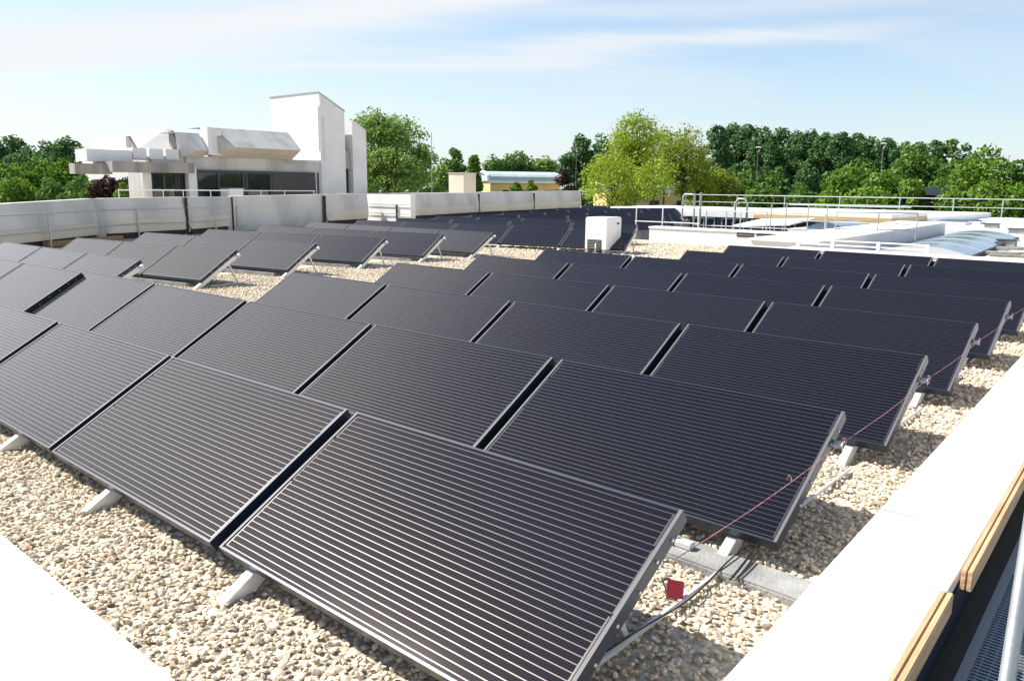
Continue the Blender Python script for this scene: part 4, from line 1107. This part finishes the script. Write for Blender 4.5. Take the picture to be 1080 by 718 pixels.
# tower with a raking top
yT0, yT1 = yc, Y(363, 120); zA, zB = Z(335.5, 97.5), Z(363, 118)
xb = ony(285, 104, yT0).x
g = MB(); g.quad8([(xb, yT0, -.7), (X0, yT0, -.7), (X0, yT1, -.7), (xb, yT1, -.7)], [(xb, yT0, zA), (X0, yT0, zA), (X0, yT1, zB), (xb, yT1, zB)])
tw = part(g, 'tower', 'white_render')
g = MB(); g.quad8([(xb - .04, yT0 - .04, zA + .003), (X0 + .05, yT0 - .04, zA + .003), (X0 + .05, yT1 + .04, zB + .003), (xb - .04, yT1 + .04, zB + .003)], [(xb - .04, yT0 - .04, zA + .07), (X0 + .05, yT0 - .04, zA + .07), (X0 + .05, yT1 + .04, zB + .07), (xb - .04, yT1 + .04, zB + .07)])
g.build('roof_trim', 'galvanised', tw, origin=ph.location)
yd0, yd1 = Y(341, 140), Y(351.5, 140)
MB().box((X0 + .003, yd0, Z(345, 168)), (X0 + .05, yd1, Z(345, 125))).build('panel', 'white_render', tw, origin=ph.location)
MB().box((X0 + .01, Y(337.4), Z(337, 112)), (X0 + .14, Y(339), Z(337, 103))).build('lamp', 'white_paint', tw, origin=ph.location)
MB().box((X0 + .01, Y(336.8), Z(337, 160)), (X0 + .05, Y(337.6), Z(337, 112.5))).build('downpipe', 'galvanised', tw, origin=ph.location)
# second smaller tower
yU0, yU1 = Y(372, 160), Y(386.5, 160); zU0, zU1 = Z(372, 128), Z(387, 138)
xU = X0 - 3
g = MB(); n = 5; top_ = [(yU0 + (yU1 - yU0) * k / n, zU0 + (zU1 - zU0) * (k / n) ** 1.6) for k in range(n + 1)]
ringF = [(X0, yU0, -.7)] + [(X0, yU1, -.7)] + [(X0, y, z) for y, z in reversed(top_)]
ringB = [(xU, y, z) for _, y, z in ringF]
g.quad8(ringF, ringB); part(g, 'side_tower', 'white_render')
part(MB().box((X0 - 3, yT1 + .01, Z(367, 178)), (X0 - .25, yU0 - .01, Z(367, 159))), 'link_wall', 'pale_concrete')
part(MB().box((X0 - 3, yT1 + .01, Z(367, 158.5)), (X0 - 1.2, yU0 - .01, Z(367, 134))), 'link_wall', 'white_render')
part(MB().box((X0 - 1, yT1 + .02, .0), (X0 - .5, yU0 - .02, Z(367, 178.5))), 'window', 'window_glass')
part(MB().box((X0 - 3, yT1 + .01, -.7), (X0 - .25, yU0 - .01, .25)), 'link_wall', 'pale_concrete')
# terrace rails and low white furniture before the windows
o = empty('terrace_rail', (X0 + 2.5, 18, -.7), label='white terrace railing before the penthouse windows', cat='railing')
X2 = X0 + 2.5
g = MB(); g.tube([(X2, Y(125, 201, X2), Z(125, 200.5, X2)), (X2, Y(332, 201, X2), Z(332, 201.5, X2))], .028, 8); g.build('bar', 'white_steel', o, origin=o.location)
for px_ in (125, 150, 172, 193, 222, 250, 275, 300, 331):
    MB().tube([(X2, Y(px_, 201, X2), -.7), (X2, Y(px_, 201, X2), Z(px_, 201, X2) - .01)], .022, 8).build('post', 'white_steel', o, origin=o.location)
rt_ = empty('roof_cabinet', (X2 - 1, 19, -.7), label='low white equipment cabinet on the terrace before the windows', cat='cabinet')
MB().box((X2 - 1.4, Y(247, 200, X2), -.7), (X2 - .5, Y(262, 200, X2), Z(255, 199.5, X2))).build('body', 'white_paint', rt_, bevel=.02, origin=rt_.location)
MB().box((X2 - 1.45, Y(246.5, 200, X2), Z(255, 199.4, X2)), (X2 - .45, Y(262.5, 200, X2), Z(255, 198.6, X2))).build('lid', 'galvanised', rt_, origin=rt_.location)
# drain pole on the facade
o = MB().tube([(X0 + .9, Y(333, 180, X0 + .9), -.7), (X0 + .9, Y(333, 180, X0 + .9), Z(333, 172, X0 + .9)), (X0 - .1, Y(296, 170), Z(296, 170.5))], .05, 8).build('drain_pipe', 'galvanised')
tag(o, 'grey drain pipe running down beside the dark shutter of the penthouse', 'pipe')

# ------------------------------------------------------------------ yellow hall with a curved metal roof, far behind
def hall(pa, pb, ytop, yeave, ybase, dist, label):
    a = atd(pa, yeave, dist); b = atd(pb, yeave, dist + 3)
    u = (b - a); u.z = 0; L = u.length; ang = math.atan2(u.y, u.x)
    ztop_ = atd((pa + pb) / 2, ytop, dist).z; ze = a.z
    r = empty('yellow_hall', (a.x, a.y, GROUND), ang, label=label, cat='hall')
    dep = 9.0
    MB().box((0, 0, 0), (L, dep, ze - GROUND - .01)).build('wall', 'yellow_render', r)
    n = 12; g = MB(); ringA = []; ringB = []
    hr = ztop_ - ze
    for k in range(n + 1):
        t_ = math.pi * k / n
        yy = dep / 2 - (dep / 2 + .4) * math.cos(t_); zz2 = ze - GROUND + hr * math.sin(t_) ** .6 if 0 < k < n else ze - GROUND
        ringA.append((-.3, yy, zz2)); ringB.append((L + .3, yy, zz2))
    g.quad8(ringA, ringB); rf = g.build('roof', 'metal_roof', r)
    MB().box((-.4, -.45, ze - GROUND - .25), (L + .4, -.42, ze - GROUND + .05)).build('fascia', 'white_paint', rf)
    # gable rim
    g = MB()
    for k in range(n):
        g.beam(Vector(ringA[k]) + Vector((-.1, 0, 0)), Vector(ringA[k + 1]) + Vector((-.1, 0, 0)), .35, .3)
    g.build('gable_rim', 'white_paint', rf)
    for k in range(3):
        MB().box((L * (.18 + .3 * k), -.12, ze - GROUND - 3.2), (L * (.18 + .3 * k) + 1.2, -.01, ze - GROUND - 1.2)).build('window', 'window_glass', r)
    return r
hall(517, 590, 180.5, 191, 200, 112, 'long yellow hall with curved pale metal roof behind the grey wall')
hall(640, 735, 193, 201, 215, 105, 'yellow hall with pale roof half hidden behind the willow')

# ------------------------------------------------------------------ trees
NPR = np.random.RandomState(11)
def leaf_mesh(name, centers, radii, n, size, m, parent, shell=.65, flat=.5):
    """n leaf clumps spread through ellipsoid blobs"""
    vol = np.array([r[0] * r[1] * r[2] for r in radii]) ** .67; pr = vol / vol.sum()
    idx = NPR.choice(len(centers), n, p=pr)
    d = NPR.normal(size=(n, 3)); d /= np.linalg.norm(d, axis=1)[:, None]
    rad = shell + (1 - shell) * NPR.rand(n) ** .7
    rad *= np.where(NPR.rand(n) < .12, 1.0 + .22 * NPR.rand(n), 1)
    c = np.array(centers)[idx] + d * np.array(radii)[idx] * rad[:, None]
    nrm = d * .6 + NPR.normal(size=(n, 3)) * .55 + np.array([0, 0, .25]); nrm /= np.linalg.norm(nrm, axis=1)[:, None]
    a = np.cross(nrm, NPR.normal(size=(n, 3))); a /= np.linalg.norm(a, axis=1)[:, None] + 1e-9
    b = np.cross(nrm, a)
    s = size * NPR.uniform(.6, 1.35, n)[:, None]
    fold = nrm * s * .25
    v = np.stack([c - a * s - b * s * flat * .3, c - b * s * flat + fold, c + a * s * .9 + b * s * .1, c + b * s * flat * 1.1 + fold * .5], 1).reshape(-1, 3)
    me = bpy.data.meshes.new(name); me.vertices.add(4 * n); me.vertices.foreach_set('co', v.ravel().astype(np.float32))
    me.loops.add(4 * n); me.loops.foreach_set('vertex_index', np.arange(4 * n, dtype=np.int32))
    me.polygons.add(n); me.polygons.foreach_set('loop_start', np.arange(0, 4 * n, 4, dtype=np.int32))
    me.update()
    blob_t = NPR.rand(len(centers))
    tone = np.clip(.55 * NPR.rand(n) + .45 * blob_t[idx], 0, 1)
    at = me.attributes.new('tone', 'FLOAT', 'POINT'); at.data.foreach_set('value', np.repeat(tone, 4).astype(np.float32))
    me.materials.append(MATS[m])
    o = bpy.data.objects.new(name, me); C.objects.link(o); o.parent = parent
    return o
TREE_N = [0]
def tree(px_, ytop, wpx, dist, m, label, grp='trees beyond the roof', hfrac=.78, dens=1.0, lpx=1.8, style='round', ylow=None, shell=.6, nblob=None, trunk_px=None):
    """crown centred on the bearing of px_, top seen at ytop, wpx wide, at a horizontal distance"""
    TREE_N[0] += 1; rr = random.Random(TREE_N[0] * 17)
    top = atd(px_, ytop, dist)
    mpp = dist / 845.0 / 1.0 * math.hypot((px_ - 540) / 845, 1) ** 0
    w = wpx * mpp * 1.02; ht = top.z - GROUND
    base = Vector((top.x, top.y, GROUND))
    r = empty('tree', base, rr.uniform(0, 6), label=label, cat='tree', group=grp)
    low = ht * (1 - hfrac)
    if ylow is not None: low = max(.5, atd(px_, ylow, dist).z - GROUND)
    ch = ht - low
    nb = nblob or int(14 + w * 1.6)
    nb = min(nb + 10, 54)
    cs, rs_ = [], []
    for k in range(nb):
        f = (k + .5) / nb if style != 'round' else rr.random() ** .85
        if style == 'cone': prof = 1.02 - f * .9
        elif style == 'column': prof = .95 * math.sin(math.pi * (.12 + .80 * f)) ** .5
        elif style == 'spread': prof = math.sin(math.pi * (.10 + .85 * f)) ** .8 * (1.05 - .25 * f)
        else: prof = math.sin(math.pi * (.20 + .70 * f)) ** .55
        br = w * rr.uniform(.13, .25) * (1 if style != 'cone' else .8)
        br = min(br, ch * .22)
        R_ = max(0, w * .5 * prof - br * .7)
        th = rr.uniform(0, 6.283); q = R_ * math.sqrt(rr.random()) if rr.random() < .35 else R_ * rr.uniform(.75, 1)
        z = low + br * .6 + f * (ch - br * 1.5)
        cs.append((q * math.cos(th), q * math.sin(th), z)); rs_.append((br * rr.uniform(.85, 1.25), br * rr.uniform(.85, 1.25), br * rr.uniform(.65, .95)))
    cs.append((0, 0, ht - w * .13)); rs_.append((w * .14, w * .14, w * .13))
    size = lpx * mpp
    area = wpx * ch / mpp
    n = int(min(14000, max(1500, area / (lpx * lpx * .9) * 4.2 * dens)))
    leaf_mesh('crown', cs, rs_, n, size, m, r, shell)
    # trunk and limbs
    tr_ = max(.10, w * .022) if trunk_px is None else trunk_px * mpp * .5
    g = MB(); bend = rr.uniform(-.3, .3)
    g.tube([(0, 0, -.2), (bend * .3, bend * .2, low * .6), (bend, .2, low + ch * .35), (bend * 1.2, .1, low + ch * .8)], [tr_ * 1.25, tr_, tr_ * .65, tr_ * .15], 8)
    for k in rr.sample(range(len(cs)), min(11, len(cs))):
        c = Vector(cs[k]); s0 = Vector((bend * .7, .1, low + (c.z - low) * .35))
        md = s0.lerp(c, .55) + Vector((0, 0, .12 * w * .3))
        g.tube([s0, md, c], [tr_ * .45, tr_ * .28, tr_ * .08], 6)
    g.build('trunk', 'bark', r, smooth=True)
    return r

# far left cluster
far = 'trees behind the penthouse'
for a in [(8, 142, 46, 150, 'leaf_dark', 'dark tree farthest left behind the brighter trees'), (30, 152, 50, 140, 'leaf_dark', 'dark round tree second from the left edge'),
          (48, 147, 40, 150, 'leaf_dark', 'dark tree with ragged top between the far left trees'), (70, 143, 36, 145, 'leaf_dark', 'dark loose tree just left of the roof slabs'), (-16, 140, 50, 150, 'leaf_dark', 'dark tree at the very left edge')]:
    tree(*a, grp=far, shell=.55)
for a in [(2, 172, 52, 88, 'leaf_bright', 'bright green tree at the left edge behind the wall'), (36, 163, 56, 92, 'leaf_bright', 'bright green tree over the far left wall'), (66, 166, 50, 90, 'leaf_bright', 'bright green tree under the left roof slab'),
          (20, 186, 54, 80, 'leaf_bright', 'low green bush tree over the left wall'), (52, 188, 46, 78, 'leaf_mid', 'low mid green bush tree near the terrace'), (84, 184, 46, 74, 'leaf_mid', 'fine-leaved green tree beneath the slab end'),
          (98, 190, 30, 70, 'leaf_mid', 'small green tree beside the terrace railing'), (-22, 170, 50, 88, 'leaf_bright', 'bright green tree outside the left edge')]:
    tree(*a, grp=far)
tree(112, 185, 44, 66, 'leaf_purple', 'dark purple leaved tree seen under the roof slab', grp=far, lpx=2.2)
tree(136, 186, 42, 64, 'leaf_purple', 'purple brown tree right under the slab by the column', grp=far, lpx=2.2)
tree(130, 192, 30, 60, 'leaf_bright', 'small bright green tree on the terrace side', grp=far)

# right of the tower
grpm = 'trees between tower and willow'
tree(395, 112, 70, 80, 'leaf_pale', 'tall pale green tree with open top right of the tower', grp=grpm, dens=.75, shell=.3, lpx=1.9, ylow=208, nblob=40)
tree(420, 118, 72, 82, 'leaf_pale', 'pale green tree with loose top overlapping the tall one', grp=grpm, dens=.55, shell=.3, lpx=1.9, ylow=205, nblob=36)
tree(408, 152, 92, 78, 'leaf_pale', 'broad fuller green tree in front of the tall pale ones', grp=grpm, ylow=212, lpx=2.0, dens=.8)
tree(445, 152, 44, 84, 'leaf_pale', 'mid green tree at the right side of the tall pale ones', grp=grpm)
tree(478, 155, 34, 150, 'leaf_mid', 'distant round green tree left of the small roof box', grp=grpm)
tree(466, 172, 40, 110, 'leaf_pale', 'greyish green shrubby tree behind the small roof box', grp=grpm)
tree(500, 163, 34, 98, 'leaf_bright', 'conical bright green tree left of the yellow hall', grp=grpm, style='cone')
for a in [(520, 162, 44, 165, 'leaf_mid', 'distant green tree behind the left end of the yellow hall'), (548, 158, 50, 170, 'leaf_mid', 'distant broad green tree behind the hall roof'), (575, 164, 42, 175, 'leaf_pale', 'distant pale green tree right of the hall roof'),
          (534, 166, 40, 168, 'leaf_dark', 'distant darker tree over the middle of the hall roof')]:
    tree(*a, grp=grpm)
for a in [(612, 141, 34, 160, 'leaf_dark', 'dark tree at the left of the willow'), (634, 140, 42, 165, 'leaf_dark', 'dark tree rising behind the willow'), (600, 160, 30, 160, 'leaf_dark', 'dark low tree left of the willow')]:
    tree(*a, grp=grpm)
tree(596, 178, 32, 86, 'leaf_purple', 'dark reddish bare-looking bush before the white gable', grp=grpm, lpx=1.6, dens=.6, shell=.25)
tree(545, 192, 22, 84, 'leaf_bright', 'small yellow green bush before the yellow hall', grp=grpm); tree(560, 190, 18, 84, 'leaf_bright', 'small round bush before the yellow hall wall', grp=grpm)
# willow and olive trees
gw = 'yellow green trees behind the far panels'
tree(672, 113, 70, 74, 'leaf_willow', 'tall yellow green willow behind the far panel rows', grp=gw, dens=.42, shell=.15, lpx=1.5, ylow=200, nblob=44)
tree(645, 158, 72, 70, 'leaf_willow', 'spreading lower willow crown over the wall end', grp=gw, dens=.42, shell=.15, lpx=1.5, ylow=222, nblob=40)
tree(690, 165, 60, 68, 'leaf_willow', 'low yellow green willow over the yellow hall', grp=gw, dens=.38, shell=.12, lpx=1.5, ylow=212, nblob=34, trunk_px=3)
tree(722, 127, 66, 80, 'leaf_olive', 'olive brown airy tree right of the willow', grp=gw, dens=.38, shell=.12, lpx=1.5, ylow=196, nblob=40, trunk_px=3.5)
tree(702, 132, 62, 82, 'leaf_willow', 'yellow green tree wedged between willow and airy olive tree', grp=gw, dens=.5, shell=.15, lpx=1.5, ylow=200)
tree(756, 176, 64, 86, 'leaf_olive', 'olive green bushy tree before the dark wood', grp=gw, dens=1.0, shell=.4, lpx=1.5)
tree(740, 160, 40, 90, 'leaf_olive', 'narrow olive tree left of the dark wood', grp=gw, dens=.5, shell=.15, lpx=1.5)
tree(660, 135, 74, 76, 'leaf_willow', 'wide yellow green willow crown in the middle of the clump', grp=gw, dens=.45, shell=.15, lpx=1.5, ylow=215, nblob=44)
tree(735, 170, 56, 82, 'leaf_willow', 'low yellow green tree under the airy olive tree', grp=gw, dens=.5, shell=.15, lpx=1.5, ylow=216)
# dark tall row
gd = 'tall dark trees of the far row'
dk_tops = [(756, 133), (773, 131), (789, 132), (806, 136), (823, 136), (840, 139), (856, 138), (872, 141), (889, 140), (905, 141), (920, 146), (936, 147), (955, 151)]
for i, (x_, y_) in enumerate(dk_tops):
    tree(x_, y_ - 2, 36 + (i * 7) % 9, 190 + (i * 13) % 17, 'leaf_dark', 'tall dark green tree, %s from the left in the far row' % ORD[i], grp=gd, style='column', shell=.55, hfrac=.9, lpx=1.9)
for i, (x_, y_) in enumerate([(986, 148), (1006, 146), (1020, 151), (970, 150)]):
    tree(x_, y_, 30, 185, 'leaf_mid' if i == 1 else 'leaf_dark', ['dark tree behind the round green tree on the right', 'dark tree left of the big right tree', 'dark tree touching the big right tree', 'dark tree at the right end of the far row'][i], grp=gd, hfrac=.9)
# mid bushes in front of the dark row
gb = 'green trees before the dark row'
for a in [(790, 178, 44, 120, 'leaf_mid', 'green bushy tree below the left of the dark row'), (822, 176, 40, 122, 'leaf_mid', 'green bushy tree below the middle of the dark row'), (852, 172, 40, 125, 'leaf_dark', 'dark bushy tree under the dark row'),
          (770, 186, 40, 110, 'leaf_mid', 'low green bush right of the olive tree'), (806, 192, 50, 104, 'leaf_mid', 'low green bush behind the far railing'), (845, 192, 46, 104, 'leaf_mid', 'low green bush in the middle behind the railing'),
          (905, 168, 60, 98, 'leaf_bright', 'bright green tree behind the middle of the far railing'), (884, 178, 50, 94, 'leaf_bright', 'bright green bushy tree left of the brightest one'), (936, 180, 56, 94, 'leaf_bright', 'bright green bushy tree right of the brightest one'),
          (962, 188, 40, 92, 'leaf_bright', 'low bright green bush near the dark gap'), (915, 194, 70, 86, 'leaf_bright', 'wide low bush along the far railing'),
          (972, 150, 52, 135, 'leaf_mid', 'round mid green tree above the dark gap in the hedge'), (1008, 168, 40, 130, 'leaf_mid', 'mid green tree behind the dark gap'),
          (1046, 153, 74, 90, 'leaf_bright', 'big bright green tree at the right edge'), (1020, 172, 44, 94, 'leaf_bright', 'bright green tree left part of the right mass'), (1076, 168, 50, 92, 'leaf_mid', 'green tree cut by the right edge'),
          (1045, 190, 70, 84, 'leaf_bright', 'low bright green bush below the big right tree'), (1085, 190, 50, 84, 'leaf_bright', 'low green bush at the right edge behind the railing'), (1010, 200, 30, 84, 'leaf_bright', 'small bush right of the dark gap')]:
    tree(*a, grp=gb, lpx=2.2)
# trees east of the roof, mirrored in the penthouse windows
for i, (x_, y_, h_, w_) in enumerate(((48, 48, 11.5, 9), (52, 58, 13, 11), (50, 70, 12, 11), (54, 83, 13.5, 12), (50, 96, 12, 11), (55, 110, 13, 12))):
    r = empty('tree', (x_, y_, GROUND), label='%s green tree east of the roof, mirrored in the penthouse windows' % ORD[i], cat='tree', group='trees mirrored in the windows')
    rr = random.Random(i); cs = [(rr.uniform(-.32, .32) * w_, rr.uniform(-.32, .32) * w_, rr.uniform(.3, .85) * h_) for k in range(16)]
    leaf_mesh('crown', cs, [(w_ * .2, w_ * .2, w_ * .17)] * 16, 3000, .5, 'leaf_mid', r)
    MB().tube([(0, 0, -.2), (0, 0, h_ * .6)], [.3, .12], 8).build('trunk', 'bark', r, smooth=True)
# dark house roof peeking in the gap
p = atd(989, 208, 96)
r = empty('dark_hut', (p.x, p.y, GROUND), .4, label='dark boarded hut peeking through the gap in the trees', cat='hut')
hz = atd(989, 206, 96).z - GROUND
MB().box((-3, -2, 0), (3, 2, hz)).build('wall', 'dark_gap', r)
MB().quad8([(-3.3, -2.3, hz + .01), (3.3, -2.3, hz + .01), (3.3, 2.3, hz + .01), (-3.3, 2.3, hz + .01)], [(-3.3, -.1, hz + .8), (3.3, -.1, hz + .8), (3.3, .1, hz + .8), (-3.3, .1, hz + .8)]).build('roof', 'window_frame', r)
for i_, z_ in enumerate((.35, .8)):
    MB().box((-3.02, -2.03, hz - z_), (3.02, -2.002, hz - z_ + .12)).build('board', 'galvanised', r)

# street lamps and masts
for i, (x_, yt_, dist, lab) in enumerate(((800, 156, 118, 'slim street lamp with white head before the dark trees'), (932, 152, 116, 'slim street lamp right of the dark tree row'), 
                                      (608, 160, 140, 'thin mast before the dark tree left of the willow'), (455, 140, 70, 'thin mast beside the tall pale tree'))):
    t_ = atd(x_, yt_, dist); hgt = t_.z - GROUND
    r = empty('street_lamp' if i < 2 else 'mast', (t_.x, t_.y, GROUND), 0, label=lab, cat='street lamp' if i < 2 else 'mast')
    MB().tube([(0, 0, 0), (0, 0, hgt)], [.05, .03], 6).build('pole', 'ballast_concrete', r)
    if i < 2:
        MB().box((-.4, -.16, hgt + .0), (.4, .16, hgt + .13)).build('lamp_head', 'white_paint', r, bevel=.06)
        MB().tube([(0, 0, hgt - .6), (.3, 0, hgt - .2)], .05, 6).build('arm', 'galvanised', r)
